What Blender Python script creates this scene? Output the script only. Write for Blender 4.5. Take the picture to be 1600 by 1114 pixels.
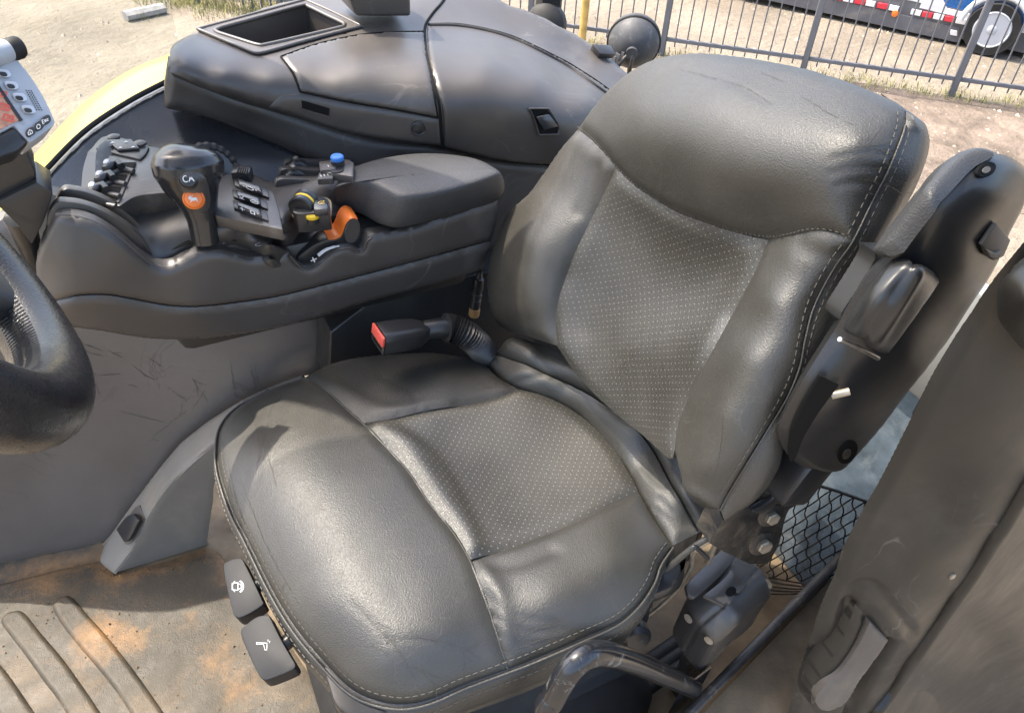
import bpy, bmesh, math, random
import numpy as np
from mathutils import Vector, Matrix
from mathutils.geometry import delaunay_2d_cdt
random.seed(7); np.random.seed(7)
for o in list(bpy.data.objects): bpy.data.objects.remove(o)
SC = bpy.context.scene
COL = SC.collection
# ------------------------------------------------------------------ camera
FPX, PITCH, ROLL, YAW = 1220.0, math.radians(41), math.radians(3.25), math.radians(28)
CAM = np.array([0.0, 0.0, 1.28])          # z = 0 is the cab floor
_h = np.array([math.sin(YAW), math.cos(YAW), 0]); _r0 = np.array([math.cos(YAW), -math.sin(YAW), 0]); _z = np.array([0, 0, 1.0])
FWD = _h*math.cos(PITCH) - _z*math.sin(PITCH); _u0 = _h*math.sin(PITCH) + _z*math.cos(PITCH)
RT = _r0*math.cos(ROLL) + _u0*math.sin(ROLL); UP = -_r0*math.sin(ROLL) + _u0*math.cos(ROLL)
cd = bpy.data.cameras.new('camera'); cam = bpy.data.objects.new('camera', cd); COL.objects.link(cam)
cd.sensor_fit = 'HORIZONTAL'; cd.sensor_width = 36.0; cd.lens = 36.0*FPX/1600.0; cd.clip_start = .02; cd.clip_end = 600
m = Matrix.Identity(4)
for i in range(3): m[i][0], m[i][1], m[i][2], m[i][3] = RT[i], UP[i], -FWD[i], CAM[i]
cam.matrix_world = m; SC.camera = cam
SC.render.resolution_x, SC.render.resolution_y = 1024, 712
# ------------------------------------------------------------------ world, sun, exposure
SUNV = Vector((-.44, .58, 1.2)).normalized()      # towards the sun
wd = bpy.data.worlds.new('World'); SC.world = wd; wd.use_nodes = True
nt = wd.node_tree; bgn = nt.nodes['Background']
sky = nt.nodes.new('ShaderNodeTexSky'); sky.sky_type = 'NISHITA'; sky.sun_disc = False
sky.sun_elevation = math.asin(SUNV.z); sky.sun_rotation = math.atan2(SUNV.x, SUNV.y); sky.dust_density = 4.5; sky.air_density = 1.0; sky.ozone_density = .5
nt.links.new(sky.outputs[0], bgn.inputs[0]); bgn.inputs[1].default_value = .15
sl = bpy.data.lights.new('sun', 'SUN'); sl.energy = 2.0; sl.angle = math.radians(.6); sl.color = (1, .92, .80)
so = bpy.data.objects.new('sun', sl); COL.objects.link(so); so.rotation_euler = SUNV.to_track_quat('Z', 'Y').to_euler(); so.location = (0, 0, 8)
SC.view_settings.view_transform = 'Standard'; SC.view_settings.look = 'None'; SC.view_settings.gamma = 1
SC.view_settings.use_curve_mapping = False; SC.view_settings.exposure = 1.98
SC.render.engine = 'CYCLES'
SC.cycles.max_bounces = 8; SC.cycles.diffuse_bounces = 4; SC.cycles.transparent_max_bounces = 12

# ------------------------------------------------------------------ photo pixel -> direction helpers
def A(v): return np.asarray(v, float)
def rays(XY):
    XY = np.atleast_2d(A(XY)); return FWD[None]*FPX + RT[None]*(XY[:, :1]-800) + UP[None]*(557-XY[:, 1:2])
def on(px, py, ax, v):
    d = rays((px, py))[0]; i = 'xyz'.index(ax); return CAM + d*((v-CAM[i])/d[i])
def onp(px, py, p0, n):
    d = rays((px, py))[0]; n = A(n); return CAM + d*(((A(p0)-CAM)@n)/(d@n))
def proj(P):
    q = np.atleast_2d(P)-CAM; z = q@FWD; return np.stack([800+FPX*(q@RT)/z, 557-FPX*(q@UP)/z], 1)
LEAN = math.radians(16); BN = A((-math.cos(LEAN), 0, math.sin(LEAN))); BUP = A((math.sin(LEAN), 0, math.cos(LEAN)))
def onb(px, py, off):                                  # seat-back plane, off metres in front of it
    return onp(px, py, A((.46, 0, .5))+BN*off, BN)
class Surf:                                            # smooth sheet through points of known depth
    def __init__(s, pts, lam=1e-5):
        XY, w = [], []
        for p in pts:
            q = onb(p[0], p[1], p[3]) if p[2] == 'b' else (A(p[3]) if p[2] == 'p' else on(*p[:4]))
            XY.append(p[:2]); w.append(1/((q-CAM)@FWD/FPX*1.0)/FPX)
        s.c = A(XY)/1000; w = A(w); n = len(w); T = np.c_[np.ones(n), s.c]
        if n < 5: s.a = np.linalg.lstsq(T, w, rcond=None)[0]; s.k = None; return
        K = s.U(s.c, s.c) + lam*np.eye(n)
        M = np.block([[K, T], [T.T, np.zeros((3, 3))]]); sol = np.linalg.solve(M, np.r_[w, 0, 0, 0])
        s.k = sol[:n]; s.a = sol[n:]
    def U(s, a, b):
        r2 = ((a[:, None]-b[None])**2).sum(2); return .5*r2*np.log(r2+1e-12)
    def at(s, XY):
        XY = np.atleast_2d(A(XY)); q = XY/1000; w = np.c_[np.ones(len(q)), q]@s.a
        if s.k is not None: w = w + s.U(q, s.c)@s.k
        return CAM + rays(XY)/FPX*(1/w)[:, None]
    def nrm(s, XY):
        XY = np.atleast_2d(A(XY)); e = 1.5
        du = s.at(XY+[e, 0])-s.at(XY-[e, 0]); dv = s.at(XY+[0, e])-s.at(XY-[0, e])
        n = np.cross(dv, du); n /= np.linalg.norm(n, axis=1)[:, None]
        v = CAM-s.at(XY); n *= np.sign((n*v).sum(1))[:, None]; return n
class PlaneS(Surf):
    def __init__(s, p0, n): s.p0, s.n = A(p0), A(n)/np.linalg.norm(n)
    def at(s, XY):
        d = rays(XY); return CAM + d*((((s.p0-CAM)@s.n)/(d@s.n))[:, None])
    def nrm(s, XY):
        n = s.n if (CAM-s.p0)@s.n > 0 else -s.n; return np.tile(n, (len(np.atleast_2d(XY)), 1))
def ZP(z): return PlaneS((0, 0, z), (0, 0, 1))
def YP(y): return PlaneS((0, y, 0), (0, 1, 0))
def XP(x): return PlaneS((x, 0, 0), (1, 0, 0))
def cat(pts, step, closed=False):                      # Catmull-Rom through points; (x, y, 1) marks a corner
    pts = [tuple(p) for p in pts]
    if closed:
        cs = [i for i, p in enumerate(pts) if len(p) > 2 and p[2]]
        if cs:
            pts = pts[cs[0]:]+pts[:cs[0]]; pts = pts+[pts[0]]
            return cat(pts, step)[:-1]
    runs, cur = [], [pts[0]]
    if not closed:
        for p in pts[1:]:
            cur.append(p)
            if len(p) > 2 and p[2]: runs.append(cur); cur = [p]
        if len(cur) > 1: runs.append(cur)
    else: runs = [pts]
    out = []
    for r in runs:
        q = A([p[:2] for p in r]); n = len(q)
        idx = range(n) if closed else range(n-1)
        for i in idx:
            if closed: a, b, c, d = q[i-1], q[i], q[(i+1) % n], q[(i+2) % n]
            else: b, c = q[i], q[i+1]; a = q[i-1] if i > 0 else 2*b-c; d = q[i+2] if i+2 < n else 2*c-b
            L = np.linalg.norm(c-b); k = max(1, int(round(L/step)))
            for t in np.arange(k)/k:
                out.append(.5*((2*b)+(c-a)*t+(2*a-5*b+4*c-d)*t*t+(3*b-a-3*c+d)*t**3))
        if not closed: last = q[-1]
    if not closed: out.append(last)
    return A(out)
def inside(XY, poly):
    x, y = XY[:, 0], XY[:, 1]; r = np.zeros(len(XY), bool); n = len(poly); j = n-1
    for i in range(n):
        xi, yi = poly[i]; xj, yj = poly[j]
        if yi != yj:
            c = ((yi > y) != (yj > y)) & (x < (xj-xi)*(y-yi)/(yj-yi)+xi); r ^= c
        j = i
    return r
def mind(P, Q):
    out = np.full(len(P), 1e9)
    for k in range(0, len(Q), 64):
        out = np.minimum(out, np.sqrt(((P[:, None]-Q[None, k:k+64])**2).sum(2)).min(1))
    return out

# ------------------------------------------------------------------ object helpers
def thing(name, label, cat_, loc, group=None):
    o = bpy.data.objects.new(name, None); COL.objects.link(o); o.location = Vector(loc); o.empty_display_size = .05
    o['label'] = label; o['category'] = cat_
    if group: o['group'] = group
    return o
def setp(o, parent):
    if parent is None: return
    bpy.context.view_layer.update() if False else None
    w = Vector(parent['_w']) if '_w' in parent else parent.location
    o.parent = parent; o.matrix_parent_inverse = Matrix.Translation(-w)
def addm(name, verts, faces, mat, parent=None, smooth=40, uv=None, label=None, cat_=None, kind=None, group=None, base=False):
    V = A(verts); lo, hi = V.min(0), V.max(0); c = (lo+hi)/2
    if base or parent is None: c[2] = lo[2]
    me = bpy.data.meshes.new(name); me.from_pydata((V-c).tolist(), [], [list(map(int, f)) for f in faces]); me.validate()
    return addme(name, me, mat, parent, c, smooth, uv, label, cat_, kind, group)
def addme(name, me, mat, parent, c, smooth=40, uv=None, label=None, cat_=None, kind=None, group=None):
    if smooth:
        me.polygons.foreach_set('use_smooth', [True]*len(me.polygons))
        if smooth < 180: me.set_sharp_from_angle(angle=math.radians(smooth))
    if uv is not None:
        l = me.uv_layers.new(name='UVMap'); vi = np.empty(len(me.loops), int); me.loops.foreach_get('vertex_index', vi)
        l.data.foreach_set('uv', uv[vi].astype(np.float32).ravel())
    me.materials.append(mat); o = bpy.data.objects.new(name, me); COL.objects.link(o)
    c = A(c)
    if parent is not None:
        w = WPOS.get(parent.name, A(parent.location)); o.parent = parent; o.location = Vector(c-w)
    else: o.location = Vector(c)
    WPOS[o.name] = c
    if label: o['label'] = label
    if cat_: o['category'] = cat_
    if kind: o['kind'] = kind
    if group: o['group'] = group
    return o
WPOS = {}
def patch(name, surf, poly, mat, parent=None, sink=.003, R=.012, thick=.02, step=6, back=None, disp=None, power=2.0, uv=None, crease=(), smooth=50, closed=True, **kw):
    B = cat(poly, step, True) if closed != 'raw' else A(poly)
    lo, hi = B.min(0), B.max(0); gx = np.arange(lo[0], hi[0], step); gy = np.arange(lo[1], hi[1], step*.866)
    G = A([(x+(step/2 if j % 2 else 0), y) for j, y in enumerate(gy) for x in gx])
    if len(G):
        G = G[inside(G, B)]
        if len(G): G = G[mind(G, B) > step*.55]
    V2 = np.r_[B, G] if len(G) else B; nb = len(B)
    r = delaunay_2d_cdt([Vector(v) for v in V2.tolist()], [(i, (i+1) % nb) for i in range(nb)], [], 1, 1e-4)
    XY = A([tuple(v) for v in r[0]]); T = [list(f) for f in r[2]]
    P = surf.at(XY); N = surf.nrm(XY); D = np.zeros(len(P))
    for (pl, dp, rad, pw) in [(None, sink, R, power)]+list(crease):
        if dp == 0: continue
        Q = surf.at(cat(list(poly), step/2.5, True) if pl is None and closed != 'raw' else (B if pl is None else cat(pl, step/2.5)))
        d = mind(P, Q); D -= dp*np.clip(1-d/rad, 0, 1)**pw
    if disp is not None: D += disp(XY, P)
    P = P + N*D[:, None]
    t0 = T[0]; n0 = np.cross(P[t0[1]]-P[t0[0]], P[t0[2]]-P[t0[0]])
    if n0@N[t0[0]] < 0: T = [f[::-1] for f in T]
    bk = A(back) if back is not None else -N.mean(0); bk = bk/np.linalg.norm(bk)*thick
    n = len(P); cnt = {}
    for f in T:
        for a, b in zip(f, f[1:]+f[:1]): cnt[(a, b)] = 1
    F = list(T)+[[i+n for i in f[::-1]] for f in T]
    for (a, b) in cnt:
        if (b, a) not in cnt: F.append([b, a, a+n, b+n])
    u = uv(np.r_[P, P]) if uv else None
    return addm(name, np.r_[P, P+bk], F, mat, parent, smooth, u, **kw)
def prism(name, pts, vec, mat, parent=None, bevel=.002, seg=2, smooth=40, **kw):    # outline (3D, flat) pushed along vec
    pts = A(pts); c = pts.mean(0); bm = bmesh.new(); vs = [bm.verts.new(Vector(p-c)) for p in pts]; f = bm.faces.new(vs)
    r = bmesh.ops.extrude_face_region(bm, geom=[f]); bmesh.ops.translate(bm, vec=Vector(vec), verts=[g for g in r['geom'] if isinstance(g, bmesh.types.BMVert)])
    bmesh.ops.recalc_face_normals(bm, faces=bm.faces)
    if bevel: bmesh.ops.bevel(bm, geom=list(bm.edges), offset=bevel, segments=seg, profile=.5, affect='EDGES', clamp_overlap=True)
    me = bpy.data.meshes.new(name); bm.to_mesh(me); bm.free(); return addme(name, me, mat, parent, c, smooth, **kw)
def pprism(name, surf, poly, vec, mat, parent=None, bevel=.002, seg=2, step=5, sm=True, **kw):
    q = cat(poly, step, True) if sm else A([p[:2] for p in poly]); return prism(name, surf.at(q), vec, mat, parent, bevel, seg, **kw)
def box(name, c, s, mat, parent=None, bevel=.002, seg=2, rot=None, smooth=40, **kw):
    bm = bmesh.new(); bmesh.ops.create_cube(bm, size=1); bmesh.ops.scale(bm, vec=Vector(s), verts=bm.verts)
    if bevel: bmesh.ops.bevel(bm, geom=list(bm.edges), offset=min(bevel, min(s)*.45), segments=seg, profile=.5, affect='EDGES', clamp_overlap=True)
    if rot is not None: bmesh.ops.transform(bm, matrix=rot.to_4x4(), verts=bm.verts)
    me = bpy.data.meshes.new(name); bm.to_mesh(me); bm.free(); return addme(name, me, mat, parent, A(c), smooth, **kw)
def frame(zdir, xdir):                                 # rotation whose z is zdir and x near xdir
    z = Vector(zdir).normalized(); x = Vector(xdir); x = (x-z*x.dot(z)).normalized(); y = z.cross(x)
    return Matrix((x, y, z)).transposed()
def tube(name, path, r, mat, parent=None, n=14, sq=2.0, asp=1.0, up=(0, 0, 1), caps=True, smooth=60, dome=False, **kw):
    Pn = A(path); k = len(Pn); r = np.full(k, r) if np.isscalar(r) else A(r); asp = np.full(k, asp) if np.isscalar(asp) else A(asp)
    V, F = [], []; up = A(up)
    for i in range(k):
        t = Pn[min(i+1, k-1)]-Pn[max(i-1, 0)]; t /= np.linalg.norm(t)+1e-12
        a = np.cross(up, t)
        if np.linalg.norm(a) < 1e-3: a = np.cross((.3, 1, .1), t)
        a /= np.linalg.norm(a)+1e-9; b = np.cross(t, a); up = b if i else b
        for j in range(n):
            th = 2*math.pi*j/n+math.pi/n; c, s = math.cos(th), math.sin(th)
            e = (abs(c)**sq+abs(s)**sq)**(-1/sq); V.append(Pn[i]+(a*c*asp[i]+b*s)*e*r[i])
    for i in range(k-1):
        for j in range(n): F.append([i*n+j, i*n+(j+1) % n, (i+1)*n+(j+1) % n, (i+1)*n+j])
    if caps: F += [list(range(n))[::-1], [(k-1)*n+j for j in range(n)]]
    return addm(name, V, F, mat, parent, smooth, **kw)
def spl3(pts, per=6):
    q = A(pts); n = len(q); o = []
    for i in range(n-1):
        b, c = q[i], q[i+1]; a = q[i-1] if i else 2*b-c; d = q[i+2] if i+2 < n else 2*c-b
        for t in np.arange(per)/per: o.append(.5*((2*b)+(c-a)*t+(2*a-5*b+4*c-d)*t*t+(3*b-a-3*c+d)*t**3))
    o.append(q[-1]); return A(o)
def lathe(name, prof, org, axis, mat, parent=None, n=28, xdir=(1, .13, .2), smooth=40, **kw):   # prof: (radius, height)
    R = frame(axis, xdir); org = A(org); V, F = [], []
    for (r, h) in prof:
        for j in range(n):
            t = 2*math.pi*j/n; V.append(org+A(R@Vector((r*math.cos(t), r*math.sin(t), h))))
    for i in range(len(prof)-1):
        for j in range(n): F.append([i*n+j, i*n+(j+1) % n, (i+1)*n+(j+1) % n, (i+1)*n+j])
    F += [list(range(n))[::-1], [(len(prof)-1)*n+j for j in range(n)]]
    return addm(name, V, F, mat, parent, smooth, **kw)
def loft(name, rows, mat, parent=None, smooth=60, thick=None, closed=False, **kw):   # rows of 3D polylines -> sheet
    rows = [A(r) for r in rows]; n = len(rows[0]); V = np.concatenate(rows); F = []
    for i in range(len(rows)-1):
        for j in range(n if closed else n-1): F.append([i*n+j, i*n+(j+1) % n, (i+1)*n+(j+1) % n, (i+1)*n+j])
    if thick is not None:
        N = len(V); V = np.r_[V, V+A(thick)]; cnt = {}
        for f in F:
            for a, b in zip(f, f[1:]+f[:1]): cnt[(a, b)] = 1
        F = F+[[i+N for i in f[::-1]] for f in F]+[[b, a, a+N, b+N] for (a, b) in cnt if (b, a) not in cnt]
    return addm(name, V, F, mat, parent, smooth, **kw)
def along(P, ds):
    L = np.r_[0, np.cumsum(np.linalg.norm(np.diff(P, axis=0), axis=1))]; t = np.arange(0, L[-1], ds)
    return np.stack([np.interp(t, L, P[:, i]) for i in range(3)], 1)
def stitch(name, surf, pl, mat, parent, ln=.0055, gap=.003, w=.0011, off=.0006, **kw):
    q = cat(pl, 2.0); P = surf.at(q)+surf.nrm(q)*off if not isinstance(surf, tuple) else surf[0]
    N = surf.nrm(q) if not isinstance(surf, tuple) else surf[1]
    L = np.r_[0, np.cumsum(np.linalg.norm(np.diff(P, axis=0), axis=1))]; V, F = [], []
    g = lambda X, t: A([np.interp(t, L, X[:, i]) for i in range(3)])
    t = gap
    while t+ln < L[-1]:
        a, b, nn = g(P, t), g(P, t+ln), g(N, t+ln/2); d = b-a; d /= np.linalg.norm(d)+1e-9; s = np.cross(nn, d); s /= np.linalg.norm(s)+1e-9
        k = len(V)
        for p, e in ((a, -1), (b, 1)):
            V += [p+s*w/2-nn*.001, p+s*w*.35-d*e*w*.3+nn*w*.5, p-s*w*.35-d*e*w*.3+nn*w*.5, p-s*w/2-nn*.001]
        F += [[k+i, k+i+1, k+i+5, k+i+4] for i in range(3)]+[[k+3, k, k+4, k+7], [k+3, k+2, k+1, k], [k+4, k+5, k+6, k+7]]
        t += ln+gap
    return addm(name, V, F, mat, parent, 60, **kw)
def ptube(name, surf, pl, r, mat, parent, off=0, n=8, step=4, **kw):
    q = cat(pl, step); return tube(name, surf.at(q)+surf.nrm(q)*off, r, mat, parent, n, **kw)
def marks(name, strokes, org, u, v, w, mat, parent, n=None, h=.0004, **kw):       # printed symbol: ribbons in the plane u, v
    u, v, org = A(u), A(v), A(org); nn = np.cross(u, v); nn /= np.linalg.norm(nn); V, F = [], []
    if nn@(CAM-org) < 0: nn = -nn
    for s in strokes:
        if len(s) > 2 and s[0] == 'f':                 # filled polygon
            k = len(V); pts = s[1:]; V += [org+u*x+v*y+nn*h for x, y in pts]; F.append(list(range(k, k+len(pts)))); continue
        for (a, b) in zip(s, s[1:]):
            a, b = A(a), A(b); d = b-a; L = np.linalg.norm(d)
            if L < 1e-9: continue
            d /= L; e = A((-d[1], d[0]))*w/2/np.linalg.norm(u); a = a-d*w*.3/np.linalg.norm(u); b = b+d*w*.3/np.linalg.norm(u)
            k = len(V); V += [org+u*q[0]+v*q[1]+nn*h for q in (a+e, a-e, b-e, b+e)]; F.append([k, k+1, k+2, k+3]); h += 1e-6
    return addm(name, V, F, mat, parent, 0, **kw)
def arc(cx, cy, rx, ry, a0, a1, n=10):
    return [(cx+rx*math.cos(math.radians(a0+(a1-a0)*i/n)), cy+ry*math.sin(math.radians(a0+(a1-a0)*i/n))) for i in range(n+1)]

# ------------------------------------------------------------------ materials
def mat(name, base, rough=.5, spec=.5, metal=0, var=.0, var_scale=6, var_col=None, bump=0, bump_scale=900, bump_type='noise', rvar=.0, coat=0.0, dust=None, dust_amt=0, dust_scale=5, bdist=.001, emit=None, fine=None, scratch=None):
    m = bpy.data.materials.new(name); m.use_nodes = True; t = m.node_tree; n, l = t.nodes, t.links; b = n['Principled BSDF']
    b.inputs['Base Color'].default_value = (*base, 1); b.inputs['Roughness'].default_value = rough; b.inputs['Metallic'].default_value = metal
    b.inputs['Specular IOR Level'].default_value = spec; b.inputs['Coat Weight'].default_value = coat; b.inputs['Coat Roughness'].default_value = .12
    tc = n.new('ShaderNodeTexCoord'); co = tc.outputs['Object']
    def noise(sc, det=4, ro=.55, dist=0):
        x = n.new('ShaderNodeTexNoise'); x.inputs['Scale'].default_value = sc; x.inputs['Detail'].default_value = det; x.inputs['Roughness'].default_value = ro; x.inputs['Distortion'].default_value = dist
        l.new(co, x.inputs['Vector']); return x.outputs['Fac']
    def ramp(f, a, b_):
        x = n.new('ShaderNodeMapRange'); x.inputs['From Min'].default_value = a; x.inputs['From Max'].default_value = b_; l.new(f, x.inputs['Value']); return x.outputs['Result']
    def mix(f, c1, c2):
        x = n.new('ShaderNodeMix'); x.data_type = 'RGBA'
        if isinstance(f, (int, float)): x.inputs['Factor'].default_value = f
        else: l.new(f, x.inputs['Factor'])
        for k, c in ((6, c1), (7, c2)):
            if isinstance(c, tuple): x.inputs[k].default_value = (*c, 1)
            else: l.new(c, x.inputs[k])
        return x.outputs[2]
    col = base
    if var:
        c2 = var_col or tuple(min(1, c*(1+var)) for c in base); c1 = base if var_col else tuple(c*(1-var) for c in base)
        col = mix(ramp(noise(var_scale, 5, .6), .32, .7), c1, c2)
    if dust:
        f = ramp(noise(dust_scale, 7, .68, .6), .62-dust_amt*.35, .85-dust_amt*.2); col = mix(f, col, dust)
    if scratch:                                        # thin pale or dark scuffs
        x = n.new('ShaderNodeTexNoise'); x.inputs['Scale'].default_value = scratch[1]; x.inputs['Detail'].default_value = 3; x.inputs['Distortion'].default_value = 1.2
        mp = n.new('ShaderNodeMapping'); mp.inputs['Scale'].default_value = scratch[2]; mp.inputs['Rotation'].default_value = (.3, .5, .7); l.new(co, mp.inputs[0]); l.new(mp.outputs[0], x.inputs['Vector'])
        q = n.new('ShaderNodeMath'); q.operation = 'SUBTRACT'; q.inputs[1].default_value = .5; l.new(x.outputs[0], q.inputs[0])
        q2 = n.new('ShaderNodeMath'); q2.operation = 'ABSOLUTE'; l.new(q.outputs[0], q2.inputs[0])
        ms = ramp(noise(7, 3), .52, .66); f1 = ramp(q2.outputs[0], scratch[3], 0.0)
        q3 = n.new('ShaderNodeMath'); q3.operation = 'MULTIPLY'; l.new(ms, q3.inputs[0]); l.new(f1, q3.inputs[1])
        q4 = n.new('ShaderNodeMath'); q4.operation = 'MULTIPLY'; q4.inputs[1].default_value = .6; l.new(q3.outputs[0], q4.inputs[0])
        col = mix(q4.outputs[0], col, scratch[0])
    if not isinstance(col, tuple): l.new(col, b.inputs['Base Color'])
    if rvar:
        x = n.new('ShaderNodeMapRange'); x.inputs['To Min'].default_value = max(.03, rough-rvar); x.inputs['To Max'].default_value = min(1, rough+rvar); x.inputs['From Min'].default_value = .3; x.inputs['From Max'].default_value = .7
        l.new(noise(var_scale*2.3, 5, .65), x.inputs['Value']); l.new(x.outputs[0], b.inputs['Roughness'])
    if bump:
        if bump_type == 'noise': h = noise(bump_scale, 3, .6)
        else:
            x = n.new('ShaderNodeTexVoronoi'); x.inputs['Scale'].default_value = bump_scale; x.feature = 'SMOOTH_F1' if bump_type == 'leather' else 'F1'
            nz = n.new('ShaderNodeTexNoise'); nz.inputs['Scale'].default_value = bump_scale*.6; l.new(co, nz.inputs['Vector'])
            ad = n.new('ShaderNodeMix'); ad.data_type = 'VECTOR'; ad.inputs['Factor'].default_value = .004; l.new(co, ad.inputs[4]); l.new(nz.outputs['Color'], ad.inputs[5]); l.new(ad.outputs[1], x.inputs['Vector'])
            h = x.outputs['Distance']
        bp = n.new('ShaderNodeBump'); bp.inputs['Strength'].default_value = bump; bp.inputs['Distance'].default_value = bdist; l.new(h, bp.inputs['Height'])
        if fine:                                       # a second, larger relief
            bp2 = n.new('ShaderNodeBump'); bp2.inputs['Strength'].default_value = fine[0]; bp2.inputs['Distance'].default_value = fine[2]; l.new(noise(fine[1], 5, .65, 1.5), bp2.inputs['Height']); l.new(bp.outputs[0], bp2.inputs['Normal']); l.new(bp2.outputs[0], b.inputs['Normal'])
        else: l.new(bp.outputs[0], b.inputs['Normal'])
    if emit: b.inputs['Emission Color'].default_value = (*emit[:3], 1); b.inputs['Emission Strength'].default_value = emit[3]
    return m
def leather(name, perf=None):
    m = mat(name, (.042, .039, .0315), .42, .85, var=.18, var_scale=9, bump=.38, bump_scale=740, bump_type='leather', bdist=.0012, rvar=.07, fine=(.05, 60, .002))
    t = m.node_tree; n, l = t.nodes, t.links; b = n['Principled BSDF']
    src = b.inputs['Base Color'].links[0].from_socket
    # creases: thin pale worn lines
    tc = n.new('ShaderNodeTexCoord'); v = n.new('ShaderNodeTexVoronoi'); v.feature = 'DISTANCE_TO_EDGE'; v.inputs['Scale'].default_value = 17
    nz = n.new('ShaderNodeTexNoise'); nz.inputs['Scale'].default_value = 14; nz.inputs['Detail'].default_value = 4; l.new(tc.outputs['Object'], nz.inputs['Vector'])
    ad = n.new('ShaderNodeMix'); ad.data_type = 'VECTOR'; ad.inputs['Factor'].default_value = .11; l.new(tc.outputs['Object'], ad.inputs[4]); l.new(nz.outputs['Color'], ad.inputs[5]); l.new(ad.outputs[1], v.inputs['Vector'])
    mr = n.new('ShaderNodeMapRange'); mr.inputs['From Min'].default_value = .012; mr.inputs['From Max'].default_value = 0; l.new(v.outputs['Distance'], mr.inputs['Value'])
    n2 = n.new('ShaderNodeTexNoise'); n2.inputs['Scale'].default_value = 7; l.new(tc.outputs['Object'], n2.inputs['Vector'])
    m2 = n.new('ShaderNodeMapRange'); m2.inputs['From Min'].default_value = .5; m2.inputs['From Max'].default_value = .62; m2.inputs['To Max'].default_value = .22; l.new(n2.outputs[0], m2.inputs['Value'])
    mu = n.new('ShaderNodeMath'); mu.operation = 'MULTIPLY'; l.new(mr.outputs[0], mu.inputs[0]); l.new(m2.outputs[0], mu.inputs[1])
    mx = n.new('ShaderNodeMix'); mx.data_type = 'RGBA'; l.new(mu.outputs[0], mx.inputs['Factor']); l.new(src, mx.inputs[6]); mx.inputs[7].default_value = (.17, .155, .125, 1)
    out = mx.outputs[2]
    if perf:
        uv = n.new('ShaderNodeUVMap'); uv.uv_map = 'UVMap'
        mp = n.new('ShaderNodeMapping'); mp.inputs['Scale'].default_value = (1/perf[0], 1/perf[1], 1); mp.inputs['Rotation'].default_value = (0, 0, perf[2]); l.new(uv.outputs[0], mp.inputs[0])
        best = None
        for off in (0, .5):
            a = n.new('ShaderNodeVectorMath'); a.operation = 'ADD'; a.inputs[1].default_value = (off, off, 0); l.new(mp.outputs[0], a.inputs[0])
            f = n.new('ShaderNodeVectorMath'); f.operation = 'FRACTION'; l.new(a.outputs[0], f.inputs[0])
            s = n.new('ShaderNodeVectorMath'); s.operation = 'SUBTRACT'; s.inputs[1].default_value = (.5, .5, 0); l.new(f.outputs[0], s.inputs[0])
            sc = n.new('ShaderNodeVectorMath'); sc.operation = 'MULTIPLY'; sc.inputs[1].default_value = (perf[0], perf[1], 0); l.new(s.outputs[0], sc.inputs[0])
            ln = n.new('ShaderNodeVectorMath'); ln.operation = 'LENGTH'; l.new(sc.outputs[0], ln.inputs[0])
            if best is None: best = ln.outputs['Value']
            else:
                mi = n.new('ShaderNodeMath'); mi.operation = 'MINIMUM'; l.new(best, mi.inputs[0]); l.new(ln.outputs['Value'], mi.inputs[1]); best = mi.outputs[0]
        r = n.new('ShaderNodeMapRange'); r.inputs['From Min'].default_value = perf[3]*1.25; r.inputs['From Max'].default_value = perf[3]*.75; l.new(best, r.inputs['Value'])
        m3 = n.new('ShaderNodeMix'); m3.data_type = 'RGBA'; l.new(r.outputs[0], m3.inputs['Factor']); l.new(out, m3.inputs[6]); m3.inputs[7].default_value = (.27, .255, .22, 1); out = m3.outputs[2]
    l.new(out, b.inputs['Base Color']); return m
M = {}
M['leather'] = leather('leather')
M['perf_seat'] = leather('leather_perforated_seat', (.0125, .0098, -.12, .0007))
M['perf_back'] = leather('leather_perforated_back', (.0118, .0098, 0.0, .0006))
M['thread'] = mat('thread', (.15, .14, .12), .8, .2)
M['plastic'] = mat('moulded_plastic', (.056, .051, .046), .38, .8, var=.18, var_scale=5, bump=.22, bump_scale=1400, bdist=.0006, rvar=.06, scratch=((.14, .13, .12), 5, (1, 5, 1), .012))
M['plastic_b'] = mat('brown_grey_plastic', (.062, .055, .049), .40, .75, var=.2, var_scale=4, bump=.18, bump_scale=1500, bdist=.0005, rvar=.07, dust=(.13, .12, .108), dust_amt=.08, scratch=((.17, .155, .14), 4, (1, 6, 1), .01))
M['black'] = mat('black_plastic', (.024, .024, .024), .33, .6, var=.2, var_scale=8, bump=.12, bump_scale=1600, bdist=.0005, rvar=.06)
M['gloss'] = mat('smooth_black_panel', (.026, .027, .030), .24, .9, var=.2, var_scale=5, rvar=.06, bump=.05, bump_scale=900, bdist=.0004)
M['rubber'] = mat('black_rubber', (.022, .021, .02), .6, .35, var=.25, var_scale=20, bump=.2, bump_scale=800, bdist=.0006)
M['pad'] = mat('armrest_skin', (.05, .05, .05), .42, .5, var=.12, var_scale=12, bump=.5, bump_scale=620, bump_type='leather', bdist=.001)
M['dusty'] = mat('dusty_plastic', (.12, .105, .088), .52, .4, var=.25, var_scale=4, bump=.25, bump_scale=1100, bdist=.0007, rvar=.08, dust=(.23, .19, .14), dust_amt=.25, dust_scale=7)
M['trim'] = mat('weathered_trim', (.020, .0185, .0155), .44, .5, var=.25, var_scale=3.5, bump=.2, bump_scale=1200, bdist=.0006, rvar=.09, dust=(.06, .052, .04), dust_amt=.14, dust_scale=4, scratch=((.2, .18, .15), 4, (1, 7, 1), .01))
M['floor'] = mat('floor_rubber', (.058, .050, .037), .5, .3, var=.3, var_scale=9, bump=.5, bump_scale=420, bdist=.0012, rvar=.12, dust=(.12, .082, .046), dust_amt=.40, dust_scale=11, fine=(.3, 60, .003))
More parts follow.
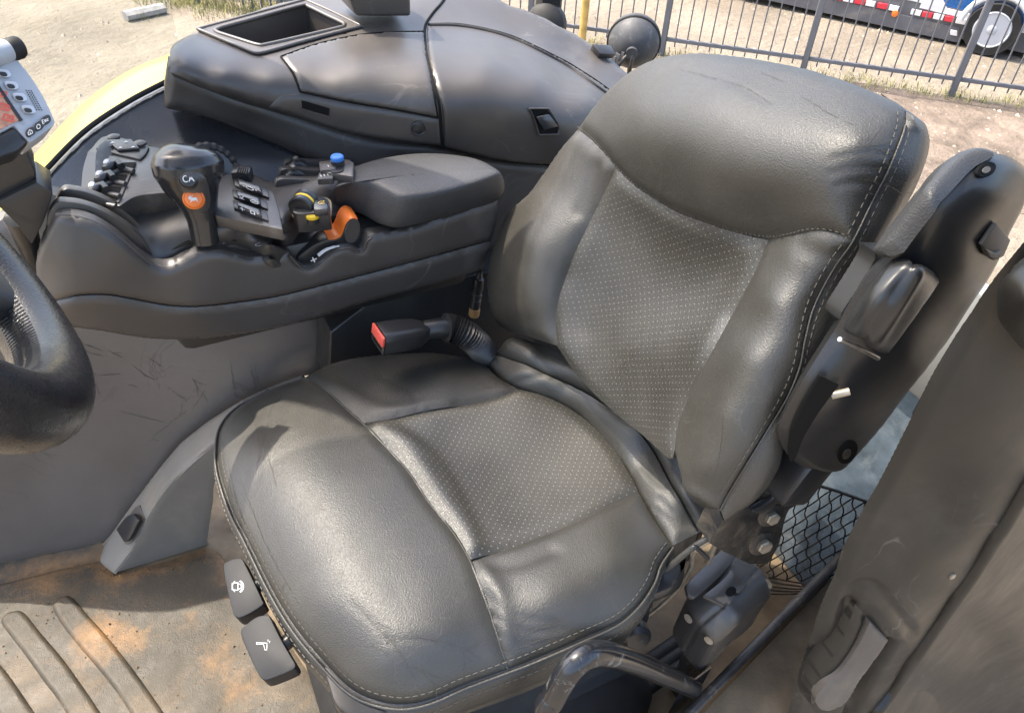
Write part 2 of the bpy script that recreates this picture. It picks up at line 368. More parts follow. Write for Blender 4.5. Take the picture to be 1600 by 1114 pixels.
M['red_dust'] = mat('orange_dust', (.25, .15, .075), .95, .1, var=.3, var_scale=40, bump=.8, bump_scale=700, bdist=.002)
M['mud'] = mat('brown_floor', (.17, .125, .075), .6, .35, var=.45, var_scale=10, bump=.5, bump_scale=300, bdist=.0015, dust=(.2, .15, .09), dust_amt=.3, dust_scale=12, rvar=.15)
M['metal'] = mat('dark_steel', (.07, .065, .06), .42, .5, metal=.6, var=.3, var_scale=30, bump=.3, bump_scale=300, bdist=.001, dust=(.3, .25, .18), dust_amt=.28, dust_scale=25, rvar=.15)
M['paint'] = mat('glossy_black_paint', (.014, .015, .018), .2, .55, bump=.1, bump_scale=120, bdist=.001, dust=(.5, .48, .43), dust_amt=.12, dust_scale=28, rvar=.08, coat=.4)
M['steel'] = mat('bright_steel', (.5, .49, .47), .35, .5, metal=1, rvar=.1, var=.1, var_scale=50)
M['brass'] = mat('dusty_bolt', (.42, .37, .29), .5, .5, metal=.7, var=.3, var_scale=60)
M['red'] = mat('red_plastic', (.72, .10, .07), .4, .5, var=.08, var_scale=60)
M['orange'] = mat('orange_plastic', (.83, .20, .035), .36, .5, var=.05, var_scale=60)
M['yellow'] = mat('yellow_plastic', (.82, .55, .03), .4, .5)
M['blue'] = mat('blue_plastic', (.05, .2, .6), .35, .5)
M['white'] = mat('white_print', (.72, .72, .7), .6, .3)
M['silver'] = mat('silver_grey_plastic', (.46, .48, .51), .42, .5, var=.05, var_scale=20, bump=.1, bump_scale=1500, bdist=.0004)
M['silver_line'] = mat('silver_rim', (.6, .6, .6), .3, .5, metal=.5)
M['paint_y'] = mat('yellow_paint', (.74, .55, .07), .32, .5, var=.06, var_scale=6, coat=.3, dust=(.7, .55, .2), dust_amt=.15, dust_scale=4)
M['panel'] = mat('scuffed_side_panel', (.135, .118, .102), .36, .8, var=.2, var_scale=4, bump=.15, bump_scale=1500, bdist=.0005, rvar=.07, dust=(.19, .17, .145), dust_amt=.12, dust_scale=5, scratch=((.045, .04, .037), 5, (1, 6, 1), .012))
M['plinth'] = mat('light_plinth', (.20, .183, .155), .46, .5, var=.15, var_scale=5, bump=.2, bump_scale=1200, bdist=.0006, dust=(.32, .27, .2), dust_amt=.2, dust_scale=8)
M['lever'] = mat('glossy_lever', (.02, .02, .021), .22, .7, bump=.05, bump_scale=900, bdist=.0004)
M['cream'] = mat('worn_pale_cap', (.30, .235, .155), .7, .3, var=.25, var_scale=90)
M['dkhole'] = mat('dark_cavity', (.006, .006, .006), .8, .2)

def add_dust(m, c):                                    # FLOORDUST: settled dust follows the mesh attribute 'dust'
    t = m.node_tree; n, l = t.nodes, t.links; b = n['Principled BSDF']; src = b.inputs['Base Color'].links[0].from_socket
    at = n.new('ShaderNodeAttribute'); at.attribute_name = 'dust'; tc = n.new('ShaderNodeTexCoord'); nz = n.new('ShaderNodeTexNoise'); nz.inputs['Scale'].default_value = 55; nz.inputs['Detail'].default_value = 8; nz.inputs['Roughness'].default_value = .7; l.new(tc.outputs['Object'], nz.inputs['Vector'])
    ad = n.new('ShaderNodeMath'); ad.operation = 'ADD'; l.new(at.outputs['Fac'], ad.inputs[0]); l.new(nz.outputs[0], ad.inputs[1])
    mr = n.new('ShaderNodeMapRange'); mr.inputs['From Min'].default_value = .78; mr.inputs['From Max'].default_value = 1.25; mr.inputs['To Max'].default_value = .9; l.new(ad.outputs[0], mr.inputs['Value'])
    mx = n.new('ShaderNodeMix'); mx.data_type = 'RGBA'; l.new(mr.outputs[0], mx.inputs['Factor']); l.new(src, mx.inputs[6]); mx.inputs[7].default_value = (*c, 1); l.new(mx.outputs[2], b.inputs['Base Color'])
add_dust(M['floor'], (.24, .135, .058))
M['paddle'] = mat('matt_black_paddle', (.016, .016, .017), .5, .35, var=.2, var_scale=20, bump=.2, bump_scale=900, bdist=.0005)
M['crease'] = mat('worn_crease', (.075, .069, .056), .55, .4)
M['scuff'] = mat('dark_scuff', (.03, .028, .026), .6, .3)
# ================================================================== driver's seat
seat = thing('driver_seat', 'black leather driver seat with perforated centre and high headrest', 'seat', (.25, .61, 0))
WPOS[seat.name] = A((.25, .61, 0))
L_ = M['leather']
# --- cushion
FRONT = [(337, 692), (339, 734), (358, 794), (381, 840), (422, 923), (459, 983), (505, 1038), (542, 1075), (579, 1094), (625, 1102), (671, 1094), (727, 1070), (794, 1045)]
NEAR = [(794, 1045), (836, 1029), (910, 997), (966, 971), (999, 942), (1022, 908), (1033, 878), (1052, 850)]
FAR = [(474, 586), (513, 566), (554, 555), (601, 550), (670, 547), (717, 552), (752, 558)]
S0 = [(474, 586), (510, 607), (540, 634), (566, 657), (601, 692), (639, 733), (671, 780), (708, 826), (731, 863), (745, 895), (768, 960), (794, 1045)]
S1 = [(752, 558), (777, 585), (808, 603), (859, 618), (906, 645), (950, 686), (985, 738), (999, 765), (1022, 805), (1052, 850)]
S2 = [(766, 552), (790, 560), (827, 573), (890, 604), (950, 638), (990, 672), (1018, 705), (1045, 755), (1075, 806), (1090, 830)]
S3 = [(774, 543), (785, 528), (801, 523), (827, 528), (868, 546), (906, 567), (950, 590), (990, 623), (1025, 663), (1053, 710), (1078, 760), (1105, 806)]
SF = [(566, 657), (613, 651), (670, 639), (733, 629), (780, 617), (808, 603)]
SN = [(736, 871), (780, 857), (854, 830), (929, 797), (999, 765)]
cs = Surf([(337, 692, 'z', .452), (358, 794, 'z', .45), (422, 923, 'z', .448), (505, 1038, 'z', .447), (600, 1099, 'z', .45), (727, 1070, 'z', .458), (836, 1029, 'z', .466), (966, 971, 'z', .47), (1033, 878, 'z', .472), (1052, 850, 'z', .474),
           (400, 615, 'z', .462), (474, 586, 'z', .475), (554, 555, 'z', .474), (670, 547, 'z', .472), (752, 558, 'z', .475),
           (400, 700, 'z', .488), (430, 800, 'z', .488), (500, 940, 'z', .488), (600, 1040, 'z', .485), (480, 680, 'z', .503), (540, 800, 'z', .512), (620, 920, 'z', .510), (700, 990, 'z', .498),
           (566, 657, 'z', .494), (639, 733, 'z', .500), (708, 826, 'z', .500), (768, 960, 'z', .490),
           (620, 600, 'z', .497), (690, 600, 'z', .496), (860, 930, 'z', .502), (900, 880, 'z', .500), (800, 960, 'z', .492), (960, 880, 'z', .496),
           (700, 690, 'z', .484), (780, 720, 'z', .473), (860, 760, 'z', .472), (800, 800, 'z', .480), (900, 700, 'z', .472), (808, 603, 'z', .486), (950, 686, 'z', .478), (999, 765, 'z', .482), (1022, 805, 'z', .480)])
uvc = lambda P: np.c_[P[:, 0], P[:, 1]]
rnd = np.random.RandomState(3)
def wrinkle(pl, h, w, s=cs):
    Q = s.at(cat(pl, 3)); return lambda P: h*np.exp(-(mind(P, Q)/w)**2)
def wr(*fs): return lambda XY, P: sum(f(P) for f in fs)
dn = (0, 0, -1)
cush = patch('cushion_front_panel', cs, [(474, 586, 1)]+S0[1:-1]+[(794, 1045, 1)]+FRONT[::-1][1:]+[(345, 660), (370, 632), (420, 604)], L_, seat, .0055, .02, .075, 6, dn, power=2.2,
    disp=wr(wrinkle([(404, 640), (398, 690), (384, 745)], -.0006, .003), wrinkle([(440, 610), (415, 680), (400, 760)], -.0006, .003), wrinkle([(545, 940), (600, 990), (660, 1060)], -.0005, .004), wrinkle([(600, 1000), (680, 1000), (760, 1020)], -.0006, .004)))
patch('cushion_side_bolster', cs, [(474, 586, 1), (510, 607), (540, 634), (566, 657, 1)]+SF[1:-1]+[(808, 603, 1), (777, 585), (752, 558, 1)]+FAR[::-1][1:-1], L_, seat, .0055, .018, .07, 6, dn, power=2.2,
    disp=wr(wrinkle([(590, 585), (640, 610), (655, 640)], -.001, .003), wrinkle([(520, 600), (600, 640), (700, 632)], .003, .012)))
patch('cushion_perforated_panel', cs, [(566, 657, 1)]+SF[1:-1]+[(808, 603, 1)]+S1[3:7]+[(999, 765, 1)]+SN[::-1][1:-1]+[(736, 871, 1)]+S0[8:3:-1], M['perf_seat'], seat, .0055, .018, .06, 6, dn, power=2.0, uv=uvc,
    disp=wr(wrinkle([(585, 672), (640, 700), (690, 770), (735, 850)], .006, .016), wrinkle([(600, 660), (680, 720), (740, 830)], .002, .01)))
patch('cushion_side_bolster', cs, [(736, 871, 1)]+SN[1:-1]+[(999, 765, 1)]+S1[8:-1]+[(1052, 850, 1)]+NEAR[::-1][1:-1]+[(794, 1045, 1)]+S0[10:8:-1], L_, seat, .0055, .018, .075, 6, dn, power=2.2,
    disp=wr(wrinkle([(755, 890), (780, 930), (790, 1000)], .004, .012), wrinkle([(760, 930), (800, 960), (870, 975)], -.0015, .005), wrinkle([(765, 960), (820, 985), (880, 985)], -.0015, .004), wrinkle([(775, 990), (810, 1005), (850, 1005)], -.0012, .004), wrinkle([(745, 880), (800, 880), (860, 860)], -.003, .012)))
rs = Surf([(752, 558, 'z', .476), (808, 603, 'z', .484), (906, 645, 'z', .478), (999, 765, 'z', .482), (1052, 850, 'z', .476), (790, 562, 'z', .497), (890, 606, 'z', .500), (1018, 705, 'z', .500), (1080, 815, 'z', .488),
           (785, 533, 'z', .512), (850, 545, 'z', .524), (950, 598, 'z', .528), (1025, 670, 'z', .528), (1075, 770, 'z', .515), (1105, 806, 'z', .5), (830, 555, 'z', .522), (920, 596, 'z', .526), (1000, 665, 'z', .526)])
patch('cushion_rear_band', rs, [(752, 558, 1)]+S1[1:-1]+[(1052, 850, 1)]+[(1090, 830, 1)]+S2[::-1][1:-1]+[(766, 552, 1)], L_, seat, .005, .014, .06, 6, dn,
    disp=wr(wrinkle([(790, 590), (830, 585), (870, 600)], .003, .008, rs), wrinkle([(800, 596), (850, 586)], -.003, .004, rs), wrinkle([(1030, 780), (1050, 800), (1075, 815)], -.002, .003, rs), wrinkle([(1025, 795), (1050, 815), (1075, 825)], -.002, .003, rs), wrinkle([(1000, 740), (1030, 770)], .002, .006, rs)))
patch('cushion_rear_roll', rs, [(766, 552, 1)]+S2[1:-1]+[(1090, 830, 1), (1105, 806, 1)]+S3[::-1][1:-1]+[(774, 543)], L_, seat, .010, .02, .05, 6, dn, power=2.0)
# side band of the cushion below the top edge, with its piping
edge_px = [(420, 604), (370, 632), (345, 660)]+FRONT+NEAR[1:]
eq = cat(edge_px, 5); E0 = cs.at(eq)-A((0, 0, .0045))
tg = np.gradient(E0, axis=0); ou = np.cross(tg, _z[None]); ou /= np.linalg.norm(ou, axis=1)[:, None]
cen = A((.24, .61, .47)); ou *= np.sign((ou*(E0-cen)).sum(1))[:, None]
dr = lambda k, d: E0+ou*k-A((0, 0, d))
band = loft('cushion_side_band', [dr(-.006, .001), dr(.0015, .004), dr(.005, .012), dr(.0055, .026), dr(.003, .048), dr(-.002, .062), dr(-.016, .066), dr(-.03, .060)], L_, seat)
tube('piping', dr(.0015, .0015), .0018, L_, band, 8)
NE = ou*.8+A((0, 0, .6))
stitch('stitching', (dr(.0062, .013), ou), [(0, 0), (1, 1)], M['thread'], band) if False else None
def stitch3(name, P, N, parent):
    class Q: pass
    return stitch.__wrapped__(name, P, N, parent) if hasattr(stitch, '__wrapped__') else stitch_pts(name, P, N, parent)
def stitch_pts(name, P, N, parent, ln=.0055, gap=.003, w=.0009):
    L = np.r_[0, np.cumsum(np.linalg.norm(np.diff(P, axis=0), axis=1))]; V, F = [], []
    g = lambda X, t: A([np.interp(t, L, X[:, i]) for i in range(3)]); t = gap
    while t+ln < L[-1]:
        a, b, nn = g(P, t), g(P, t+ln), g(N, t+ln/2); d = b-a; d /= np.linalg.norm(d)+1e-9; s = np.cross(nn, d); s /= np.linalg.norm(s)+1e-9; k = len(V)
        for p, e in ((a, -1), (b, 1)): V += [p+s*w/2-nn*.001, p+s*w*.35-d*e*w*.3+nn*w*.5, p-s*w*.35-d*e*w*.3+nn*w*.5, p-s*w/2-nn*.001]
        F += [[k+i, k+i+1, k+i+5, k+i+4] for i in range(3)]+[[k+3, k, k+4, k+7], [k+3, k+2, k+1, k], [k+4, k+5, k+6, k+7]]; t += ln+gap
    return addm(name, V, F, M['thread'], parent, 60)
stitch_pts('stitching', dr(.0056, .0145), ou, band)
inn = cs.at(eq); nn_ = cs.nrm(eq)
Q2 = inn-ou*.008; pq = proj(Q2); stitch_pts('stitching', cs.at(pq)+cs.nrm(pq)*(-.0012), cs.nrm(pq), band)
for pl in (S0,): ptube('piping', cs, pl, .0016, L_, cush, -.0048, 6)
# --- backrest
HS = [(898, 200), (920, 218), (944, 246), (957, 263), (983, 289), (1007, 307), (1046, 331), (1086, 348), (1125, 362), (1165, 372), (1200, 375), (1232, 369), (1252, 364), (1280, 363), (1303, 367), (1334, 377)]
TOP = [(898, 200), (924, 163), (951, 133), (987, 104), (1023, 87), (1066, 79), (1105, 78), (1165, 84), (1250, 99), (1291, 110), (1334, 124), (1376, 141), (1405, 155), (1417, 168)]
NS = [(1417, 168), (1417, 192), (1407, 226), (1390, 269), (1368, 311), (1334, 377), (1303, 421), (1275, 477), (1261, 529), (1252, 575), (1233, 622), (1205, 669), (1173, 720), (1140, 772), (1124, 800)]
FS = [(898, 200), (872, 230), (845, 269), (821, 301), (793, 327), (774, 364), (760, 408), (756, 442), (760, 478), (768, 502), (785, 516), (815, 526), (866, 541)]
PL = [(957, 263), (940, 301), (920, 344), (900, 388), (884, 431), (872, 467), (866, 500), (866, 541)]
PR = [(1194, 376), (1168, 431), (1136, 491), (1098, 561), (1070, 617), (1052, 664), (1047, 701)]
bs = Surf([(898, 200, 'b', -.012), (924, 163, 'b', -.02), (987, 104, 'b', -.03), (1066, 79, 'b', -.035), (1165, 84, 'b', -.038), (1291, 110, 'b', -.036), (1376, 141, 'b', -.034), (1417, 168, 'b', -.03), (1407, 226, 'b', -.012),
           (1000, 170, 'b', .02), (1120, 150, 'b', .018), (1250, 180, 'b', .018), (1340, 220, 'b', .018), (1060, 250, 'b', .035), (1180, 290, 'b', .036), (1290, 300, 'b', .03), (1100, 330, 'b', .02), (1220, 350, 'b', .018), (960, 220, 'b', .018),
           (957, 263, 'b', .012), (1046, 331, 'b', .006), (1194, 376, 'b', .004), (1334, 377, 'b', .008),
           (1000, 340, 'b', -.002), (1100, 400, 'b', -.008), (960, 430, 'b', -.002), (1060, 480, 'b', -.006), (1000, 550, 'b', .012), (920, 520, 'b', .012), (1030, 620, 'b', .018), (1140, 430, 'b', -.006),
           (884, 431, 'b', .028), (866, 500, 'b', .036), (866, 541, 'b', .036), (920, 344, 'b', .014), (1136, 491, 'b', .012), (1070, 617, 'b', .034), (1047, 701, 'b', .042),
           (880, 270, 'b', .012), (850, 320, 'b', .034), (820, 370, 'b', .056), (800, 430, 'b', .064), (800, 490, 'b', .058), (793, 327, 'b', .02), (760, 408, 'b', .036), (760, 478, 'b', .040), (785, 516, 'b', .038), (845, 269, 'b', .0),
           (1240, 410, 'b', .022), (1210, 470, 'b', .036), (1170, 560, 'b', .056), (1130, 650, 'b', .066), (1100, 730, 'b', .066), (1090, 785, 'b', .056), (1275, 477, 'b', .012), (1252, 575, 'b', .022), (1205, 669, 'b', .034), (1140, 772, 'b', .044), (1303, 421, 'b', .008), (1368, 311, 'b', -.004)])
uvb = lambda P: np.c_[P[:, 1], P@BUP]
bk = A((math.cos(LEAN), 0, -math.sin(LEAN))); bv = A((.62, .56, -.42))
head = patch('headrest_panel', bs, [(898, 200, 1)]+TOP[1:-1]+[(1417, 168, 1)]+NS[1:5]+[(1334, 377, 1)]+HS[::-1][1:-1], L_, seat, .006, .022, .05, 6, bv, power=2.2,
    disp=wr(wrinkle([(1060, 110), (1130, 125), (1200, 160)], -.0008, .003, bs), wrinkle([(1300, 270), (1340, 262), (1380, 266)], -.0014, .004, bs), wrinkle([(1310, 290), (1345, 285), (1370, 290)], -.0014, .004, bs), wrinkle([(1300, 250), (1340, 240), (1390, 240)], -.0011, .004, bs)), label='smooth broad headrest panel of the seat back')
patch('backrest_bolster', bs, [(898, 200, 1)]+HS[1:3]+[(957, 263, 1)]+PL[1:-1]+[(866, 541, 1)]+FS[::-1][1:-1], L_, seat, .006, .02, .05, 6, bv, power=2.2, disp=wr(wrinkle([(930, 262), (920, 290), (905, 330)], -.004, .012, bs)))
patch('backrest_perforated_panel', bs, [(957, 263, 1)]+HS[4:10]+[(1194, 376, 1)]+PR[1:-1]+[(1047, 701, 1), (1040, 715), (1000, 680), (950, 640), (900, 590), (866, 541, 1)]+PL[::-1][1:-1], M['perf_back'], seat, .006, .018, .07, 6, bk, uv=uvb, power=2.0)
patch('backrest_bolster', bs, [(1194, 376, 1)]+HS[10:-1]+[(1334, 377, 1)]+NS[6:-1]+[(1124, 800, 1), (1095, 796), (1074, 780), (1060, 750), (1047, 701, 1)]+PR[::-1][1:-1], L_, seat, .006, .02, .05, 6, bv, power=2.2,
    disp=wr(wrinkle([(1060, 760), (1085, 770), (1110, 785)], .003, .008, bs), wrinkle([(1250, 385), (1290, 400), (1310, 395)], -.003, .01, bs)))
# side strip beyond the seam
q = cat(NS, 5); N0 = bs.at(q)-bs.nrm(q)*.005; k = len(q)
nearpx = cat([(1417, 165), (1438, 182), (1450, 205), (1450, 228), (1444, 255), (1421, 300), (1390, 352), (1350, 420), (1322, 486), (1290, 545), (1262, 600), (1240, 650), (1226, 690), (1215, 735), (1180, 782), (1126, 806)], 5)
ii = np.linspace(0, len(nearpx)-1, k); nearpx = np.stack([np.interp(ii, np.arange(len(nearpx)), nearpx[:, i]) for i in (0, 1)], 1)
sd = Surf([(1450, 205, 'b', -.075), (1444, 255, 'b', -.072), (1390, 352, 'b', -.06), (1322, 486, 'b', -.045), (1262, 600, 'b', -.03), (1226, 690, 'b', -.015), (1180, 782, 'b', .0), (1126, 806, 'b', .02), (1417, 165, 'b', -.034)])
N1 = sd.at(nearpx); nv = A((0, -1, 0)); w_ = np.clip(np.arange(k)/7, 0, 1)[:, None]; N1 = N0*(1-w_)+N1*w_
rows = [N0+(N1-N0)*t+(nv*.012-bk*.004)*math.sin(math.pi*t) for t in (0, .08, .2, .4, .6, .8, .95, 1)]
rows += [N1+bk*.012+A((0, .02, 0)), N1+bk*.03+A((0, .055, 0))]
strip = loft('backrest_side_strip', rows, L_, seat)
tube('piping', (N0+bs.nrm(q)*.001)[5:], .0012, L_, strip, 8)
stitch_pts('stitching', N0+(N1-N0)*.11+(nv*.012-bk*.004)*math.sin(math.pi*.11), np.tile(nv*.8-bk*.5, (k, 1)), strip)
Q2 = bs.at(q); t2 = np.gradient(Q2, axis=0); iv = np.cross(t2, bs.nrm(q)); iv /= np.linalg.norm(iv, axis=1)[:, None]; iv *= np.sign((iv*(A((.5, .61, .8))-Q2)).sum(1))[:, None]
pq = proj(Q2+iv*.0075); stitch_pts('stitching', bs.at(pq)-bs.nrm(pq)*.0018, bs.nrm(pq), strip)
for pl, a in ((HS, head),):
    q = cat([(x, y-4) for x, y in pl], 4); stitch_pts('stitching', bs.at(q)-bs.nrm(q)*.0042, bs.nrm(q), a, .003, .003, .0009)
# rear shell so the back is closed
q = cat(TOP+NS[1:]+[(1090, 796), (1047, 730), (950, 640), (866, 560)]+FS[::-1][1:-1], 14, True)
P = bs.at(q); c0 = P.mean(0); sh = [c0+(P-c0)*.93+bk*.06, c0+(P-c0)*.9+bk*.085, c0+(P-c0)*.75+bk*.10, c0+(P-c0)*.4+bk*.11, c0+(P-c0)*.02+bk*.112]
loft('backrest_shell', sh, M['black'], seat, closed=True)
# suspension base below the cushion
def ring(x0, x1, y0, y1, z, n=8, r=.04):
    o = []
    for cx, cy, a in ((x1-r, y1-r, 0), (x0+r, y1-r, 90), (x0+r, y0+r, 180), (x1-r, y0+r, 270)):
        for i in range(n+1): t = math.radians(a+90*i/n); o.append((cx+r*math.cos(t), cy+r*math.sin(t), z))
    return A(o)
rw = [ring(.035, .50, .40, .84, .43), ring(.03, .50, .395, .845, .40), ring(.05, .49, .41, .83, .385)]
for i in range(6):
    z = .37-i*.04; rw += [ring(.055, .48, .415, .825, z), ring(.075, .465, .432, .805, z-.02)]
rw += [ring(.05, .48, .41, .83, .12), ring(.02, .50, .38, .86, .09), ring(.02, .50, .38, .86, .0)]
loft('suspension_base', rw, M['rubber'], seat, closed=True)
prism('cushion_pan', ring(.03, .48, .385, .845, .44), (0, 0, -.02), M['black'], seat, .003)
# two adjuster paddles at the front edge
def paddle(poly, z, icon):
    s = PlaneS(on(*poly[0][:2], 'z', z), (-.28, -.10, 1)); p = pprism('adjuster_paddle', s, poly, (.004, .002, -.022), M['paddle'], seat, .006, 3, 4)
    return p, s
p1, s1 = paddle([(349, 885), (357, 876), (372, 871), (379, 873, 1), (395, 905), (410, 938, 1), (411, 944), (390, 958), (372, 965), (365, 960, 1), (356, 925)], .425, 0)
p2, s2 = paddle([(376, 988), (385, 975), (402, 963), (420, 960, 1), (440, 1000), (461, 1036, 1), (460, 1044), (436, 1055), (414, 1062), (405, 1055, 1), (388, 1020)], .425, 1)
for (a, b) in (((385, 915), (412, 905)), ((425, 1010), (462, 990))):
    tube('paddle_arm', [s1.at(a)[0]-A((0, 0, .014)), on(*b, 'z', .43)+A((.06, .03, -.01))], .009, M['black'], seat, 8, label=None)
def sym(par, s, px, scale, strokes, w=.0011, name='symbol', ang=0):
    o = s.at(px)[0]; u = s.at((px[0]+1, px[1]))[0]-o; v = s.at((px[0], px[1]-1))[0]-o
    c, sn = math.cos(ang), math.sin(ang); u, v = (u*c+v*sn)*scale, (-u*sn+v*c)*scale
    return marks(name, strokes, o, u, v, w, M['white'], par)
sym(p1, s1, (372, 916), 10, [arc(-.1, 0, .75, .95, 120, 240), arc(-.1, 0, .75, .95, -60, 60), [(-.9, -.5), (-.9, .5), (.0, .6), (.0, -.6), (-.9, -.5)], arc(.1, 0, .8, .95, -70, 70), [(.1, -.4), (.5, -.3), (.5, .3), (.1, .4)]], .0009)
sym(p2, s2, (412, 1008), 10, [[(-1.1, .45), (-1.1, .2), (0, .2), (.2, -.7), (.5, -.7), (.55, .35), (-1.1, .45)], [(.7, .6), (.7, .9)], [(.9, .4), (1.0, .7)]], .0007)

# fine worn creases in the leather
def creases(surf, lines, parent, w=.0007, jit=2.2, branch=.5, m=None, name='crease_lines', off=.0006):
    V, F = [], []
    def run(pl, w0, lev):
        q = cat(pl, 4.5); q = q+np.cumsum(rnd.randn(len(q), 2)*.13, 0)*(jit/2.2)+rnd.randn(len(q), 2)*.45; P_ = surf.at(q)+surf.nrm(q)*off; N_ = surf.nrm(q)
        for i in range(len(q)-1):
            d = P_[i+1]-P_[i]; s_ = np.cross(N_[i], d); s_ /= np.linalg.norm(s_)+1e-9; t = (i+.5)/len(q); w1 = w0*(.25+.75*math.sin(math.pi*t))*(.6+.8*rnd.rand())
            if rnd.rand() < .1: continue
            k = len(V); V.extend([P_[i]+s_*w1/2, P_[i]-s_*w1/2, P_[i+1]-s_*w1/2, P_[i+1]+s_*w1/2]); F.append([k, k+1, k+2, k+3])
        if lev < 2:
            for _ in range(3):
                if rnd.rand() < branch*.6:
                    i = rnd.randint(1, max(2, len(q)-1)); a_ = q[min(i, len(q)-1)]; t_ = q[-1]-q[0]; an = math.atan2(t_[1], t_[0])+rnd.choice([-1, 1])*(.35+rnd.rand()*.5); L_2 = 14+rnd.rand()*34
                    run([tuple(a_), tuple(a_+A((math.cos(an), math.sin(an)))*L_2*.5+rnd.randn(2)*2), tuple(a_+A((math.cos(an), math.sin(an)))*L_2)], w0*.7, lev+1)
    for pl in lines: run(pl, w, 0)
    return addm(name, V, F, m or M['crease'], parent, 0, kind='stuff')
creases(cs, [[(444, 604), (424, 640), (412, 690), (398, 745)], [(392, 632), (400, 670), (404, 700)], [(412, 690), (420, 720), (432, 760)], [(356, 720), (372, 790), (396, 850)], [(545, 930), (590, 980), (620, 1010), (650, 1060)], [(600, 1000), (660, 996), (720, 1010), (750, 1030)], [(570, 1010), (620, 1000)], [(640, 1040), (690, 1060)], [(380, 760), (420, 860), (470, 950)]], cush, .0009)
nb = [o for o in seat.children if o.name.startswith('cushion_side_bolster')]
creases(cs, [[(785, 1000), (800, 965), (818, 935)], [(790, 1005), (815, 970), (850, 950)], [(792, 1015), (830, 985), (880, 972)], [(790, 1020), (840, 1000), (900, 985)], [(778, 950), (790, 930), (800, 905)], [(782, 975), (800, 945), (812, 915)]], nb[1], .0008, 1.2)
creases(cs, [[(580, 570), (610, 600), (640, 625)], [(640, 560), (655, 590)], [(500, 590), (560, 600), (600, 640)], [(590, 655), (600, 630), (640, 615)], [(700, 600), (760, 590)]], nb[0], .0006, 1.5)
creases(bs, [[(1060, 108), (1120, 124), (1160, 135), (1210, 165)], [(1300, 272), (1340, 266), (1385, 262)], [(1310, 285), (1345, 280), (1378, 288)], [(1295, 255), (1340, 246), (1395, 244)], [(1320, 300), (1350, 300), (1370, 306)], [(1250, 150), (1300, 180), (1340, 200)], [(1330, 230), (1370, 226), (1400, 216)], [(1300, 240), (1360, 230)], [(1180, 110), (1230, 130)]], head, .0006, 1.5)
bb_ = [o for o in seat.children if o.name.startswith('backrest_bolster')]
creases(bs, [[(790, 400), (800, 450), (830, 500)], [(900, 240), (890, 300)]], bb_[0], .0005, 1.5)
creases(bs, [[(1065, 640), (1072, 700), (1090, 760)], [(1130, 640), (1125, 700), (1110, 770)], [(1240, 400), (1270, 420), (1290, 400)]], bb_[1], .0006, 1.5)
# ================================================================== ground
GZ = -1.7
M['sand'] = mat('packed_sand', (.225, .192, .148), .9, .2, var=.22, var_scale=.9, bump=.9, bump_scale=9, bdist=.05, dust=(.17, .135, .096), dust_amt=.18, dust_scale=.7, fine=(.6, 45, .02))
n = 60
addm('ground', [(-150, -150, GZ), (150, -150, GZ), (150, 150, GZ), (-150, 150, GZ)], [[0, 1, 2, 3]], M['sand'], kind='structure', smooth=0)

M['soil'] = mat('brown_soil', (.165, .132, .104), .95, .15, var=.4, var_scale=3, bump=.9, bump_scale=14, bdist=.04, dust=(.26, .21, .16), dust_amt=.3, dust_scale=4)
o = patch('soil_strip', ZP(GZ+.004), [(1290, 124), (1380, 135), (1480, 152), (1580, 166), (1720, 190), (1760, 250), (1700, 330), (1560, 330), (1440, 300), (1400, 240), (1370, 180), (1330, 150)], M['soil'], None, 0, .01, .02, 12, (0, 0, -1), kind='structure')
# ================================================================== cab: floor, walls, unseen roof filter
def struct(o, label=None):
    o['kind'] = 'structure'
    if label: o['label'] = label
    return o
# floor slab with a shallow upstand along the side panel
struct(prism('cab_floor', [(-1.1, .30, 0), (1.06, .30, 0), (1.06, 1.22, 0), (-1.1, 1.22, 0)], (0, 0, -.05), M['mud'], bevel=.004))
fl = ZP(.006)
fm = patch('floor_mat', fl, [(-140, 905, 1), (0, 893), (100, 878), (165, 872, 1), (178, 899, 1), (323, 856, 1), (345, 870), (420, 960), (520, 1110), (620, 1260, 1), (-140, 1260, 1)], M['floor'], None, .003, .01, .006, 9, (0, 0, -1),
    disp=lambda XY, P: .0012*np.sin(P[:, 0]*37+np.sin(P[:, 1]*21)*2)*np.sin(P[:, 1]*29), label='worn rubber floor mat with raised ribs and orange dust', cat_='floor mat')
rb = ZP(.007)
def rib(poly): return patch('rib', rb, poly, M['floor'], fm, .006, .005, .004, 4, (0, 0, -1), disp=lambda XY, P: np.full(len(P), .006), power=1.2)
rib([(2, 972), (8, 960), (20, 955), (37, 957), (62, 987), (93, 1023), (122, 1062), (150, 1103), (185, 1160), (215, 1230, 1), (165, 1230, 1), (104, 1114), (70, 1066), (37, 1020), (14, 990)])
rib([(83, 950), (88, 938), (98, 932), (113, 934), (138, 962), (167, 994), (208, 1046), (256, 1114), (290, 1170), (320, 1230, 1), (268, 1230, 1), (204, 1114), (167, 1061), (123, 1009), (95, 973)])
rib([(-90, 1000), (-70, 992), (-48, 998), (-20, 1020), (10, 1050), (54, 1114), (90, 1170), (120, 1230, 1), (70, 1230, 1), (0, 1120), (-50, 1050), (-80, 1018)])
